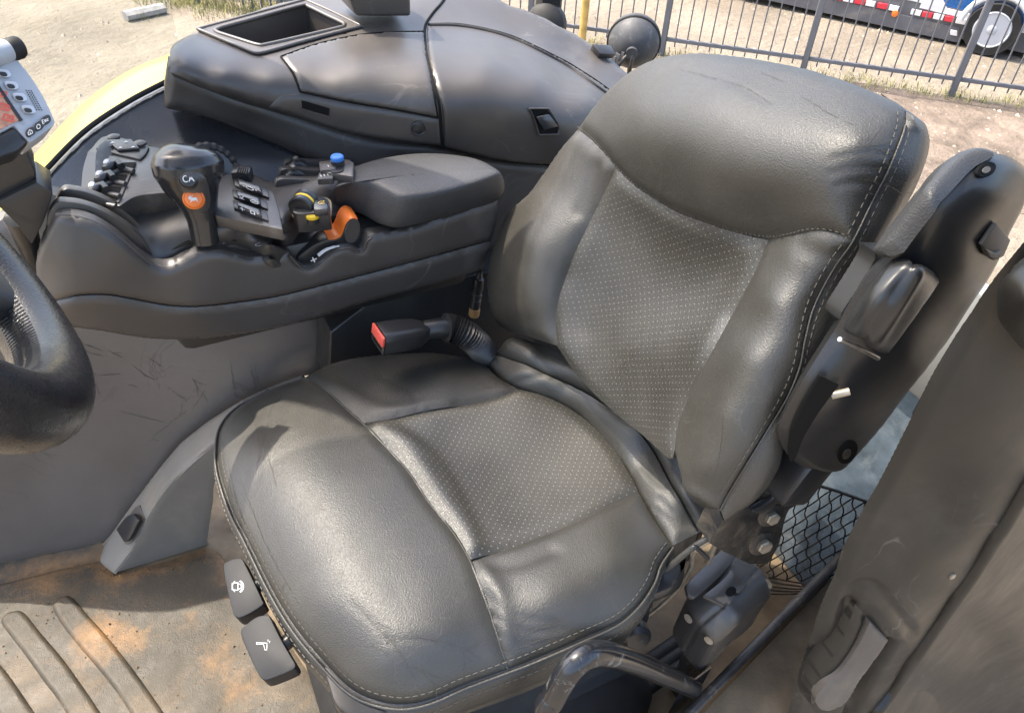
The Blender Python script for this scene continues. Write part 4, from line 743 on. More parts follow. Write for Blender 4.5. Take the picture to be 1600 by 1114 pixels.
prism('tongue_slot', [e-ax*.0022+sidev*a*.015+upv*b for a, b in ((-1, -.0105), (1, -.0105), (1, -.006), (-1, -.006))], -ax*.0005, M['dkhole'], bu, 0)
st = spl3([on(662, 516, 'z', .545), on(685, 513, 'z', .545), on(705, 513, 'z', .54), on(728, 523, 'z', .53), on(748, 540, 'z', .505), on(765, 560, 'z', .46)], 14)
k = len(st); rr = [.015 if i < 22 else .0205+.0018*math.cos(i*math.pi) for i in range(k)]
tube('corrugated_sleeve', st, rr, M['black'], bu, 16, smooth=30)
# hanging plug connector behind the seat
plug = thing('cable_plug', 'small black cable plug with a brown tip hanging behind the seat', 'plug', on(742, 495, 'y', .985)); WPOS[plug.name] = A(plug.location)
pa, pb = on(750, 425, 'y', .985), on(740, 494, 'y', .985); d = pb-pa
tube('cable', spl3([pa+A((.01, .0, .12)), pa+A((.004, 0, .05)), pa], 5), .0035, M['rubber'], plug, 8)
tube('body', [pa+d*t for t in (0, .12, .14, .38, .40, .46, .47, .53, .54, .60, .61, .8)], [.004, .006, .009, .0095, .0085, .0085, .0095, .0095, .0085, .0085, .0095, .009], M['black'], plug, 14, smooth=30)
tube('tip', [pa+d*t for t in (.8, .82, .97, 1)], [.0085, .0098, .0098, .008], mat('brown_tip', (.34, .19, .07), .5), plug, 14, smooth=30)
# ================================================================== armrest console with the controls
con = thing('armrest_console', 'dark grey armrest console carrying the drive lever and switches', 'console', (.18, 1.05, 0)); WPOS[con.name] = A((.18, 1.05, 0))
PB = M['plastic_b']; PD = M['plastic']
CREST = [(88, 337), (118, 341), (150, 351), (186, 373), (213, 396), (236, 414), (251, 420), (266, 420), (286, 411), (311, 399), (339, 395), (364, 399), (387, 405), (402, 405), (452, 397)]
NOTCH = [(468, 414), (476, 418), (488, 418), (500, 408), (522, 391), (547, 386), (562, 392), (569, 386), (572, 376), (579, 371)]
nf = Surf([(52, 440, 'y', 1.0), (58, 400, 'y', .985), (75, 350, 'y', .975), (88, 337, 'y', .97), (100, 400, 'y', .957), (100, 480, 'y', .962), (72, 473, 'y', .98), (150, 360, 'y', .953), (250, 425, 'y', .95), (400, 410, 'y', .95), (500, 412, 'y', .95), (620, 370, 'y', .95), (779, 313, 'y', .95), (770, 379, 'y', .95), (754, 423, 'y', .955), (500, 451, 'y', .948), (300, 483, 'y', .948), (300, 533, 'y', .962), (160, 521, 'y', .966), (97, 513, 'y', .985), (500, 498, 'y', .96), (650, 370, 'y', .95), (200, 440, 'y', .947), (640, 400, 'y', .948)])
shell = patch('side_shell', nf, [(72, 474, 1), (56, 452), (52, 432), (56, 402), (66, 372), (78, 347), (88, 337)]+CREST[1:-1]+[(452, 397, 1)]+NOTCH+[(584, 369, 1), (644, 358), (713, 336), (779, 313, 1), (779, 345), (769, 378, 1), (630, 416), (500, 450), (440, 465), (377, 475), (314, 482), (267, 481), (220, 473), (173, 465), (126, 465)], PB, con, .006, .010, .02, 6, (0, 1, 0), power=2.2)
patch('lower_trim', nf, [(72, 475, 1), (126, 466), (173, 466), (220, 474), (267, 482), (314, 483), (377, 476), (440, 466), (500, 451), (630, 417), (769, 379, 1), (763, 400), (754, 423, 1), (707, 439), (581, 473), (487, 502), (424, 517), (330, 531), (267, 534), (220, 531), (157, 521), (97, 513, 1), (82, 495)], PB, con, .005, .008, .05, 6, (0, 1, 0), power=2.2)
# deck behind the near wall
ds = Surf([(x, y-2, 'y', .982) for x, y in CREST[1::2]]+[(130, 330, 'z', .745), (200, 340, 'z', .71), (260, 380, 'z', .685), (320, 372, 'z', .698), (360, 355, 'z', .710), (420, 380, 'z', .696), (440, 350, 'z', .708), (424, 368, 'y', .985), (470, 360, 'y', 1.0), (520, 352, 'y', 1.004), (560, 350, 'y', 1.004), (595, 356, 'y', .985), (560, 330, 'y', 1.03), (520, 300, 'z', .695), (430, 290, 'z', .705), (330, 260, 'z', .71), (240, 240, 'z', .72), (660, 345, 'y', .965), (720, 328, 'y', .965), (640, 300, 'z', .68)])
deck = patch('top_deck', ds, [(120, 341, 1)]+[(x, y-1) for x, y in CREST[2:-1]]+[(456, 396, 1), (420, 375), (424, 368, 1), (470, 360), (520, 352), (560, 352), (600, 360, 1), (660, 350), (778, 312, 1), (776, 262, 1), (640, 250), (530, 262), (440, 285), (330, 240), (250, 228), (160, 222), (150, 305, 1)], PD, con, .003, .006, .03, 6, (0, .3, -1))
pprism('lever_recess', YP(1.004), [(415, 375, 1), (424, 362, 1), (480, 345, 1), (560, 340, 1), (600, 356, 1), (590, 420, 1), (480, 440, 1), (440, 420, 1)], (0, .01, 0), M['dkhole'], con, .001, 1, 8)
box('console_body', (.20, 1.055, .585), (.46, .17, .15), M['black'], con, .02)
q = cat(CREST, 4); tube('edge_rim', nf.at(q)+A((0, .008, -.003)), .0035, PB, con, 8)
# finger fins at the front
for yy, arcp in ((.988, [(74, 345), (88, 318), (108, 316), (133, 320), (163, 331), (191, 347), (211, 362), (224, 376)]), (1.022, [(86, 325), (98, 298), (118, 297), (143, 303), (171, 315), (196, 332), (221, 354), (240, 372)])):
    pprism('finger_fin', YP(yy), arcp+[(240, 400, 1), (80, 400, 1)], (0, .014, 0), PD, con, .003, 2, 5)
# lever bank
bz_ = ZP(.738)
bank = pprism('lever_bank', bz_, [(139, 235, 1), (168, 212), (233, 228), (262, 236), (272, 262), (275, 300, 1), (216, 306), (187, 322, 1), (150, 318), (127, 300, 1), (130, 265)], (0, .02, -.07), PD, con, .003, 2, 5)
z1 = ZP(.7392)
pprism('lever_bay', z1, [(138, 237, 1), (213, 253, 1), (200, 284), (186, 317, 1), (150, 312), (127, 298, 1), (130, 265)], (0, 0, .0008), M['dusty'] if False else PB, bank, .0003, 1, 5)
for i, (hx, hy, ex, ey) in enumerate(((170, 257, 213, 259), (158, 275, 200, 279), (147, 293, 191, 298), (137, 309, 185, 314))):
    h = ZP(.7402)
    pprism('lever_slot', h, [(hx+13, hy+4, 1), (hx+20, hy-2), (ex-1, ey-5, 1), (ex-6, ey+7, 1), (hx+16, hy+9, 1)], (0, 0, .0006), M['dkhole'], bank, 0, 1, 5, sm=False)
    tube('slot_rib', spl3(ZP(.742).at([(hx+6, hy+14), (hx+18, hy+9), (ex-18, ey+6), (ex-4, ey+9)]), 5), .0038, M['silver'] if False else PD, bank, 8)
    if i < 3:
        lv = tube('mini_lever', ZP(.748).at([(hx-6, hy+9), (hx+3, hy+3), (hx+14, hy-1), (hx+20, hy+4)]), [.005, .0068, .0068, .005], M['black'], bank, 10, 4)
        lathe('lever_cap', [(.0, 0), (.0052, 0), (.0052, .004), (.0035, .006), (0, .0065)], ZP(.751).at((hx-1, hy-1))[0], (-.3, -.5, 1), M['silver'], lv, 14)
# cursor key pad
kp = pprism('cursor_pad', ZP(.741), [(149, 231, 1), (168, 216), (200, 219), (233, 230, 1), (228, 240), (219, 249, 1), (180, 240)], (0, 0, -.006), M['black'], bank, .002, 2, 5)
pprism('cursor_key', ZP(.7412), [(167, 222, 1), (206, 221, 1), (219, 235, 1), (185, 238, 1)], (0, 0, .004), PD, kp, .0012, 2, 5, sm=False)
for c in ((167, 230), (219, 226), (178, 216)): lathe('round_key', [(.009, 0), (.009, .003), (.006, .0045), (0, .005)], ZP(.7412).at(c)[0], (0, 0, 1), PD, kp, 16)
for c in ((176, 223), (197, 222), (188, 231), (208, 230)): marks('arrow', [('f', (-1, -.7), (1, -.7), (0, .9))], ZP(.7456).at(c)[0], A((.003, 0, 0)), A((0, .003, 0)), .001, M['white'], kp)
# drive-lever plinth
plinth = pprism('lever_plinth', YP(1.045), [(203, 322), (208, 313), (223, 306), (264, 299, 1), (290, 320), (302, 352, 1), (276, 362), (256, 371), (241, 368), (226, 354), (210, 334)], (0, .04, 0), M['black'], con, .006, 3, 5)
# drive lever
ax_ = [(322, 380, .0160), (319, 362, .0172), (316, 343, .0182), (312, 325, .0215), (306, 306, .0275), (300, 288, .0345), (296, 270, .0410), (293, 254, .0415), (291, 241, .036), (290, 231, .025), (290, 226, .010)]
cp = [on(x, y, 'y', .968+.035*(377-y)/150) for x, y, r in ax_]; 
lev = tube('drive_lever', spl3(cp, 4), np.interp(np.arange(41), np.arange(11)*4, [r for *_, r in ax_]), M['lever'], con, 28, 2.0, 1.06, up=(0, -1, .2), smooth=70, label='black pistol-grip drive lever with an orange button')
def on_lever(i, px, py, r): return cp[i]+(CAM-cp[i])/np.linalg.norm(CAM-cp[i])*r
tocam = lambda p: (CAM-p)/np.linalg.norm(CAM-p)
def hit(px, py):
    i = int(np.argmin([abs(q[1]-py) for q in ax_])); c, r = cp[i], ax_[i][2]*1.13; d = rays((px, py))[0]; d = d/np.linalg.norm(d)
    oc = CAM-c; b_ = oc@d; q_ = b_*b_-(oc@oc-r*r); t_ = -b_-math.sqrt(max(q_, 0)); p = CAM+d*t_; return p, (p-c)/np.linalg.norm(p-c)
fp = [hit(x, y) for x, y in ((297, 262), (297, 276), (301, 292), (304, 308), (306, 322), (308, 336))]
tube('thumb_plate', spl3([p-n_*k for (p, n_), k in zip(fp, (.0175, .019, .0185, .017, .016, .013))], 4), list(np.interp(np.arange(21), [0, 4, 8, 12, 16, 20], [.012, .0165, .0165, .0155, .0135, .009])), PD, lev, 22, 2.2, 1.25, up=(-.2, -.7, .5), smooth=80)
for (px, py, rr, mt_, nm) in ((295, 281, .0098, 'black', 'function_button'), (303, 311, .0105, 'orange', 'speed_button')):
    p, nrm_ = hit(px, py); nrm_ = nrm_*.5+A((-.15, -.75, .6))*.5; nrm_ /= np.linalg.norm(nrm_); p = p+nrm_*.0035
    b_ = lathe(nm, [(rr*1.25, -.012), (rr*1.25, .0005), (rr*1.12, .0018), (rr, .0008), (rr, .0022), (rr*.85, .0032), (0, .0034)], p, nrm_, M[mt_], lev, 24)
    u = np.cross((0, 0, 1), nrm_); u /= np.linalg.norm(u); v = np.cross(nrm_, u)
    if nm == 'function_button': marks('symbol', [arc(-.3, 0, .38, .45, 60, 300, 8), [(.1, -.4), (.4, .35), (.75, -.4)], [(.25, -.1), (.6, -.1)]], p+nrm_*.0034, u*.0085, v*.0085, .0012, M['white'], b_)
    else: marks('symbol', [('f', (-.5, -.15), (-.1, .2), (.5, .15), (.62, -.2), (.2, -.3), (-.3, -.3)), ('f', (-.55, -.1), (-.75, .25), (-.4, .35), (-.2, .1)), ('f', (-.6, .3), (-.3, .75), (-.35, .3)), ('f', (-.35, .3), (.1, .65), (-.2, .2)), ('f', (.3, -.2), (.65, -.6), (.5, -.15)), ('f', (-.4, -.25), (-.55, -.6), (-.2, -.3))], p+nrm_*.0034, u*.008, v*.008, .001, M['white'], b_)
pprism('lever_slot', PlaneS(ds.at((320, 382))[0]+A((0, 0, .0015)), (0, -.1, 1)), [(268, 391, 1), (290, 378), (320, 371), (350, 372), (370, 377, 1), (350, 376), (320, 376), (292, 383)], (0, 0, .0008), M['dkhole'], con, 0, 1, 5)
o_ = ds.at((322, 384))[0]+A((0, 0, .003))
marks('speed_symbol', [('f', (-1, -.3), (-.4, .2), (.5, .15), (1, .5), (.7, -.1), (.3, -.35), (-.5, -.35)), ('f', (-1, -.3), (-.7, -.3), (-.8, -.7)), ('f', (.2, -.3), (.5, -.3), (.5, -.75))], o_, A((.008, 0, -.0005)), A((0, .006, .001)), .001, M['orange'], con)
for (x, y) in ((304, 386), (340, 381), (352, 382)): marks('speed_symbol', [[(-.6, -.5), (.5, .3)]], ds.at((x, y))[0]+A((0, 0, .003)), A((.004, 0, 0)), A((0, .005, 0)), .0012, M['yellow'] if x < 310 else M['white'], con)
marks('lever_symbol', [arc(0, 0, 1, .6, 30, 330, 10)+[(1.3, .2)]], ds.at((407, 385))[0]+A((0, 0, .003)), A((.006, 0, 0)), A((0, .006, 0)), .001, M['white'], con)
# thumb wheel
wc = on(330, 272, 'y', 1.07); wn = A((.35, -.75, .55)); wn /= np.linalg.norm(wn); u = np.cross(_z, wn); u /= np.linalg.norm(u); v = np.cross(wn, u)
ring_ = [wc+(u*math.cos(t)+v*math.sin(t))*.037 for t in np.linspace(0, 2*math.pi, 97)]
tube('thumb_wheel', ring_, [.0075 if (i//2) % 2 else .0062 for i in range(97)], M['rubber'], con, 8, 4, caps=False, smooth=25)
lathe('wheel_hub', [(.036, -.006), (.036, .004), (.03, .007), (0, .008)], wc, wn, M['black'], con, 32)
rk = box('ribbed_rocker', on(379, 274, 'z', .735), (.026, .022, .02), M['black'], con, .003, rot=Matrix.Rotation(-.35, 3, 'Z'))
for i in range(5): box('ridge', on(372+i*3.4, 266+i*.6, 'z', .748), (.0018, .016, .003), M['rubber'], rk, .0005, rot=Matrix.Rotation(-.35, 3, 'Z'))
# switch panel
sw = ZP(.732)
swp = pprism('switch_panel', sw, [(346, 270, 1), (369, 275), (427, 299, 1), (436, 330), (442, 359, 1), (390, 348), (336, 337, 1), (333, 318), (338, 290)], (0, .004, -.02), PD, con, .003, 2, 5)
icons = [[arc(0, 0, .5, .28, 0, 360, 10), [(-.9, 0), (-.7, 0)], [(.7, 0), (.9, 0)]], [[(-1.2, .3), (-.9, -.2), (-.6, .3)], [(-1.2, -.3), (-.6, -.3)], arc(.75, 0, .5, .28, 0, 360, 10), [(.5, 0), (1, 0)]], [[(-1.2, 0), (-.6, 0)], [(-.9, .35), (-.9, -.35)], [(.2, .3), (.7, .3), (.7, -.3), (.2, -.3), (.2, .3)], [(1.1, .1), (1.2, .1)]]]
for (cx, cy), ic in zip(((393, 296), (391, 314), (392, 332)), icons):
    T = lambda a, b: (cx+a*27+b*-2, cy+a*9.5+b*-11, 1)
    fr_ = pprism('rocker_switch', ZP(.7322), [T(-1, -.55), T(-1, .65), T(1, .6), T(1, -.6)], (0, 0, .0035), M['black'], swp, .0015, 2, 5, sm=False)
    pprism('rocker', ZP(.7358), [T(-.72, -.42), T(-.72, .5), T(.66, .45), T(.66, -.45)], (-.001, 0, .007), M['gloss'], fr_, .003, 3, 5, sm=False)
    o = ZP(.7432).at(T(-.1, .02)[:2])[0]; u = ZP(.7432).at(T(.35, .02)[:2])[0]-o; v = ZP(.7432).at(T(-.1, .8)[:2])[0]-o
    marks('symbol', ic, o, u, v*.9, .001, M['white'], fr_)
# hydraulic lever module
for i, (yy, pg) in enumerate(((1.13, [(444, 266, 1), (446, 255), (452, 251), (500, 253), (540, 250), (551, 252), (556, 262), (560, 300, 1), (444, 310, 1)]), (1.095, [(437, 285, 1), (438, 270), (446, 264), (500, 267), (522, 270, 1), (530, 320, 1), (437, 320, 1)]), (1.055, [(430, 298, 1), (432, 285), (441, 280), (480, 281), (521, 280, 1), (524, 330, 1), (430, 320, 1)]))):
    hm = pprism('paddle_guard', YP(yy), pg, (0, .012, 0), PB, con, .003, 2, 5)
    if i < 2:
        pprism('guard_floor', YP(yy-.0005), [(x, y+6) if y < 290 else (x, y) for x, y, *_ in pg], (0, -.026, 0), M['black'], hm, .001, 1, 6, sm=False)
        hx, hy = ((462, 257), (458, 271))[i]
        lv = tube('paddle_lever', [on(hx-8, hy+6, 'y', yy-.012), on(hx, hy-1, 'y', yy-.012), on(hx+10, hy+4, 'y', yy-.012), on(hx+18, hy+12, 'y', yy-.012)], [.006, .009, .009, .006], M['black'], hm, 10, 4)
        lathe('lever_cap', [(.005, 0), (.005, .006), (.003, .009), (0, .0095)], on(hx+1, hy-5, 'y', yy-.014), (-.1, -.4, 1), M['silver'] if False else PD, lv, 14)
        pl_ = pprism('legend_plate', ZP(.740-.006*i), [(hx+40, hy-1, 1), (hx+64, hy-2, 1), (hx+62, hy+8, 1), (hx+38, hy+9, 1)], (0, 0, -.01), PD, hm, .001, 1, 6, sm=False)
        marks('legend', [[(x, -.5), (x, .5)] for x in ((-1, -.3, .4, 1.1) if i else (.0,))], ZP(.7401-.006*i).at((hx+51, hy+3))[0], A((.007, 0, 0)), A((0, .005, 0)), .0012, M['white'], hm)
top3 = pprism('module_top', ZP(.737), [(498, 252, 1), (540, 249), (553, 254, 1), (552, 276, 1), (500, 268, 1)], (0, 0, -.012), PB, con, .003, 2, 5)
bb = lathe('blue_button', [(.0085, 0), (.0085, .008), (.0095, .0085), (.0095, .013), (.008, .0145), (0, .015)], ZP(.737).at((528, 258))[0], (0, 0, 1), M['blue'], con, 22)
lathe('button_collar', [(.0098, 0), (.0098, .007), (.008, .0075)], ZP(.7372).at((528, 258))[0], (0, 0, 1), M['black'], bb, 22)
lathe('blank_cap', [(.010, 0), (.010, .0015), (0, .0018)], ZP(.737).at((526, 266))[0], (0, 0, 1), M['black'], con, 22)
# black and yellow knob with its button
kn = pprism('rotary_lever_base', ZP(.722), [(459, 320, 1), (462, 334), (515, 330, 1), (512, 311), (486, 303), (470, 305)], (0, .0, -.03), M['black'], con, .003, 2, 5)
pprism('base_gasket', ZP(.7085), [(456, 326, 1), (461, 338), (518, 333, 1), (514, 310), (470, 306)], (0, 0, -.006), M['cream'], kn, .001, 1, 5)
kc = on(475, 319, 'z', .722); kd = A((.75, -.55, .1)); kd /= np.linalg.norm(kd); kd2 = np.cross(kd, _z); kd2 /= np.linalg.norm(kd2)
for s_, w_, m_, r_ in ((-.012, .010, 'black', .0175), (-.002, .006, 'yellow', .0165), (.004, .010, 'black', .0175)):
    lathe('rotary_lever' if m_ == 'black' else 'yellow_stripe', [(r_*.9, 0), (r_, w_*.15), (r_, w_*.85), (r_*.9, w_)], kc+kd2*s_, kd2, M[m_], kn, 26)
pprism('knob_top', ZP(.729), [(488, 310, 1), (512, 313, 1), (513, 326, 1), (490, 328, 1)], (0, 0, -.012), M['gloss'], kn, .003, 2, 5, sm=False)
marks('symbol', [arc(0, 0, .8, .6, 30, 300, 10), [(-.3, -.3), (.5, .2)]], ZP(.7295).at((503, 317))[0], A((.006, 0, 0)), A((0, .006, 0)), .0009, M['yellow'], kn)
yb = lathe('yellow_button', [(.0088, 0), (.0088, .008), (.0096, .0082), (.0096, .012), (.008, .0135), (0, .0138)], ZP(.706).at((489, 346))[0], (0, -.1, 1), M['yellow'], con, 22)
lathe('button_collar', [(.0098, 0), (.0098, .0075), (.0085, .0078)], ZP(.706).at((489, 346))[0], (0, -.1, 1), M['black'], yb, 22)
# throttle lever with the orange saddle
ly = YP(.962)
prof = [(465, 405), (477, 393), (495, 381), (514, 374), (524, 373), (532, 370), (537, 361), (541, 350), (547, 343), (555, 342), (562, 348), (564, 361), (558, 374), (548, 382), (539, 381), (520, 384), (500, 393), (487, 405), (474, 414)]
thr = pprism('throttle_lever', ly, prof, (0, .036, 0), M['black'], con, .0025, 2, 3)
near = cat([(512, 374), (519, 374), (526, 372.5), (532, 369), (536, 362), (540, 351), (545, 344), (551, 341), (558, 343)], 2)
rows = []
for yv in (.9605, .966, .992, .9985):
    P_ = YP(.962).at(near); tn = np.gradient(P_, axis=0); nn_ = np.cross(tn, (0, 1, 0)); nn_ /= np.linalg.norm(nn_, axis=1)[:, None]; nn_ *= np.sign(nn_[:, 2:3]+1e-9)
    P_ = P_+nn_*(.0022 if .963 < yv < .995 else .0008); P_[:, 1] = yv; rows.append(P_)
loft('orange_saddle', rows, M['orange'], thr, thick=(0, 0, -.0006))
ld = YP(.9603)
pprism('lever_disc', ld, ell(551, 362, 11.5, 20, .25), (0, .003, 0), PD, thr, .0008, 1, 4)
tube('scale_bar', spl3(YP(.952).at([(497, 399), (508, 391), (520, 386.5), (530, 384.5)]), 5), [.0028]*4+[.0025]*4+[.002]*4+[.0012]*4, M['white'], con, 6)
marks('plus_mark', [[(-1, 0), (1, 0)], [(0, -1), (0, 1)]], YP(.951).at((490, 406))[0], A((.004, 0, .001)), A((-.001, 0, .004)), .0018, M['white'], con)
tube('recess_lip', spl3(nf.at([(452, 398), (466, 413), (476, 419), (488, 419), (500, 409), (522, 392), (547, 387), (562, 393), (569, 387), (572, 377), (580, 371)])+A((0, -.0015, 0)), 5), .0022, PB, con, 6)
# arm pad
def closed(pts, z, n=72):
    q = cat(pts, 2, True); L = np.r_[0, np.cumsum(np.linalg.norm(np.diff(np.r_[q, q[:1]], axis=0), axis=1))]; q = np.r_[q, q[:1]]; t = np.linspace(0, L[-1], n, endpoint=False)
    return ZP(z).at(np.stack([np.interp(t, L, q[:, i]) for i in (0, 1)], 1))
def cring(pts, z, per=6): return ZP(z).at(cat_per(pts, per))
def cat_per(pts, per):
    q = A(pts); n = len(q); o = []
    for i in range(n):
        a, b, c, d = q[i-1], q[i], q[(i+1) % n], q[(i+2) % n]
        for t in np.arange(per)/per: o.append(.5*((2*b)+(c-a)*t+(2*a-5*b+4*c-d)*t*t+(3*b-a-3*c+d)*t**3))
    return A(o)
Bp = [(521, 318), (543, 328), (566, 337), (593, 351), (622, 357), (660, 350), (720, 332), (779, 313), (784, 285), (742, 262), (650, 258), (560, 280)]
Tp = [(521, 292), (549, 289), (580, 290), (602, 299), (623, 309), (650, 309), (706, 299), (776, 275), (774, 263), (733, 246), (650, 241), (562, 258)]
b0, t0 = cring(Bp, .672), cring(Tp, .722); tc_ = t0.mean(0)
mid = (b0+t0)/2; dirv = mid-mid.mean(0); dirv[:, 2] = 0; dirv /= np.linalg.norm(dirv, axis=1)[:, None]
ins = lambda k, dz: t0+(tc_-t0)*k*A((1, 1, 0))+A((0, 0, dz))
loft('arm_pad', [b0-dirv*.01, b0-dirv*.002, b0+A((0, 0, .003)), b0*.75+t0*.25+dirv*.002, mid+dirv*.003, b0*.25+t0*.75+dirv*.002, b0*.08+t0*.92+dirv*.0, ins(.02, .001), ins(.06, .003), ins(.14, .0045), ins(.35, .006), ins(.7, .007), ins(.98, .007)], M['pad'], con, smooth=180, closed=True, label='padded black arm cushion on the console')
# pedestal to the floor
pprism('pedestal', YP(1.0), [(512, 600, 1), (516, 520, 1), (580, 470, 1), (705, 440, 1), (760, 425, 1), (830, 430, 1), (840, 640, 1), (600, 700, 1)], (0, .08, 0), M['black'], con, .004, 2, 8, sm=False)
box('pedestal_foot', (.30, 1.02, .15), (.30, .12, .32), M['black'], con, .006)
# ================================================================== rear side console
class Off(Surf):
    def __init__(s, b, o): s.b, s.o = b, o
    def at(s, XY): return s.b.at(XY)+s.b.nrm(XY)*s.o
    def nrm(s, XY): return s.b.nrm(XY)
sc_ = thing('side_console', 'moulded dark grey side console with storage bin and two lids', 'console', (.45, 1.2, 0)); WPOS[sc_.name] = A((.45, 1.2, 0))
ss = Surf([(264, 110, 'y', 1.20), (314, 132, 'y', 1.185), (377, 157, 'y', 1.17), (471, 185, 'y', 1.145), (588, 217, 'y', 1.115), (689, 229, 'y', 1.095), (761, 248, 'y', 1.085), (852, 258, 'y', 1.075), (960, 262, 'y', 1.07),
           (263, 82, 'y', 1.215), (290, 95, 'y', 1.187), (350, 115, 'y', 1.168), (420, 130, 'y', 1.15), (526, 138, 'y', 1.13), (683, 162, 'y', 1.09), (746, 178, 'y', 1.078), (824, 190, 'y', 1.068), (900, 193, 'y', 1.062), (600, 190, 'y', 1.108),
           (311, 46, 'z', .835), (408, 92, 'z', .833), (345, 70, 'z', .838), (477, 4, 'z', .838), (560, 42, 'z', .838), (440, 40, 'z', .838), (494, 72, 'z', .828), (557, 58, 'z', .825), (662, 52, 'z', .815), (640, 20, 'z', .832), (690, -10, 'z', .832), (580, -20, 'z', .835),
           (560, 100, 'y', 1.165), (660, 110, 'y', 1.138), (480, 105, 'y', 1.175), (714, 42, 'z', .81), (761, 48, 'z', .80), (808, 62, 'z', .785), (871, 92, 'z', .755), (900, 107, 'z', .738), (950, 140, 'z', .71), (760, 110, 'y', 1.125), (840, 130, 'y', 1.105), (920, 160, 'y', 1.085),
           (780, 0, 'z', .82), (824, 16, 'z', .805), (871, 38, 'z', .785), (920, 63, 'z', .76), (978, 108, 'z', .72)], lam=1.2e-3)
BINO = [(309, 49, 1), (390, 27), (477, 3, 1), (520, 22), (565, 44, 1), (480, 66), (412, 85), (396, 85, 1), (350, 66)]
BINI = [(337, 52), (345, 47), (410, 29), (472, 12), (483, 14), (512, 28), (539, 41), (538, 45), (480, 59), (419, 73), (403, 74), (370, 64), (342, 55)]
SIL = [(978, 108), (961, 93), (920, 63), (875, 38), (835, 18), (800, 6), (760, -12), (690, -34), (560, -34), (500, -14), (470, -6), (400, 12), (340, 32), (305, 46), (280, 58), (266, 72)]
def hole_patch(name, surf, poly, hole, m, parent, sink, R, thick, step, back):
    # patch with an opening: boundary outside and the hole loop inside
    Bo, Bh = cat(poly, step, True), cat(hole, step, True); lo, hi = Bo.min(0), Bo.max(0)
    G = A([(x+(step/2 if j % 2 else 0), y) for j, y in enumerate(np.arange(lo[1], hi[1], step*.866)) for x in np.arange(lo[0], hi[0], step)])
    G = G[inside(G, Bo) & ~inside(G, Bh)]; BB = np.r_[Bo, Bh]; G = G[mind(G, BB) > step*.55]
    a, b = len(Bo), len(Bh); ed = [(i, (i+1) % a) for i in range(a)]+[(a+i, a+(i+1) % b) for i in range(b)]
    r = delaunay_2d_cdt([Vector(v) for v in np.r_[BB, G].tolist()], ed, [], 1, 1e-4)
    XY = A([tuple(v) for v in r[0]]); T = [list(f) for f in r[2]]; T = [f for f in T if not inside(XY[f].mean(0)[None], Bh)[0]]
    P, N = surf.at(XY), surf.nrm(XY); Q = surf.at(np.r_[cat(poly, step/2, True), cat(hole, step/2, True)]); P = P-N*(sink*np.clip(1-mind(P, Q)/R, 0, 1)**2.2)[:, None]
    t0 = T[0]
    if np.cross(P[t0[1]]-P[t0[0]], P[t0[2]]-P[t0[0]])@N[t0[0]] < 0: T = [f[::-1] for f in T]
    bk_ = A(back)/np.linalg.norm(back)*thick; n_ = len(P); cnt = {(x, y): 1 for f in T for x, y in zip(f, f[1:]+f[:1])}
    F = T+[[i+n_ for i in f[::-1]] for f in T]+[[y, x, x+n_, y+n_] for (x, y) in cnt if (y, x) not in cnt]
    return addm(name, np.r_[P, P+bk_], F, m, parent, 50)
hole_patch('console_body', ss, [(264, 110, 1), (314, 132), (377, 157), (471, 185), (588, 217), (689, 229), (761, 248), (852, 258), (965, 263, 1), (1000, 180, 1), (990, 118, 1)]+SIL, BINI, PB, sc_, .006, .012, .035, 7, (.15, 1, -.6))
rim = hole_patch('bin_rim', Off(ss, .003), BINO, BINI, PB, sc_, 0, .009, .012, 5, (0, .2, -1))
for bl_, r_ in ((BINO, .0028), (BINI, .0035)):
    q = cat(bl_, 4, True); q = np.r_[q, q[:2]]; tube('rim_bead', ss.at(q)+ss.nrm(q)*.0028, r_, PB, rim, 8)
hq = cat(BINI, 4, True); H0 = ss.at(hq); cH = H0.mean(0); sh_ = lambda k, d: H0+(cH-H0)*k*A((1, 1, 0))-A((0, 0, d))
loft('storage_bin', [sh_(0, .0), sh_(.02, .02), sh_(.05, .07), sh_(.10, .085), sh_(.98, .085)], PB, sc_, closed=True, label='empty open storage bin in the console top')
LID1 = [(439, 90, 1), (494, 71), (557, 57), (610, 52), (662, 51, 1), (666, 88), (675, 130), (684, 184, 1), (620, 172), (541, 159), (469, 144, 1), (458, 116)]
patch('bin_lid', Off(ss, .004), LID1, PB, sc_, .004, .004, .01, 4, (.1, 1, -.4), power=1.3)
LID2 = [(669, 39, 1), (714, 39), (761, 47), (808, 61), (871, 91), (900, 107), (945, 137), (985, 172, 1), (960, 262, 1), (852, 257), (808, 254), (761, 246), (694, 230, 1), (690, 165), (673, 104), (668, 60)]
patch('compartment_lid', Off(ss, .004), LID2, PB, sc_, .004, .004, .01, 4, (.1, 1, -.4), power=1.3)
for pl_ in (LID1[4:]+LID1[:1], LID1[:5], LID2[:8], LID2[8:13]):
    q = cat(pl_, 4); tube('lid_gap', ss.at(q)+ss.nrm(q)*.0012, .0016, M['dkhole'], sc_, 6)
patch('lower_strip', Off(ss, .003), [(469, 147, 1), (541, 162), (620, 175), (686, 187, 1), (690, 228, 1), (588, 215), (526, 202), (471, 184), (420, 168, 1), (440, 150)], PB, sc_, .003, .004, .01, 4, (.1, 1, -.4), power=1.3)
q = cat([(706, -30), (694, 0), (676, 22), (665, 40), (664, 60), (668, 95), (678, 135), (687, 170), (691, 232)], 4); tube('lid_gap', ss.at(q)+ss.nrm(q)*.0008, .0024, M['dkhole'], sc_, 6)
q = cat([(670, 43), (714, 44), (761, 52), (808, 67), (871, 98), (905, 120), (950, 152)], 4); tube('lid_channel', ss.at(q)+ss.nrm(q)*.0028, .0042, M['rubber'], sc_, 8)
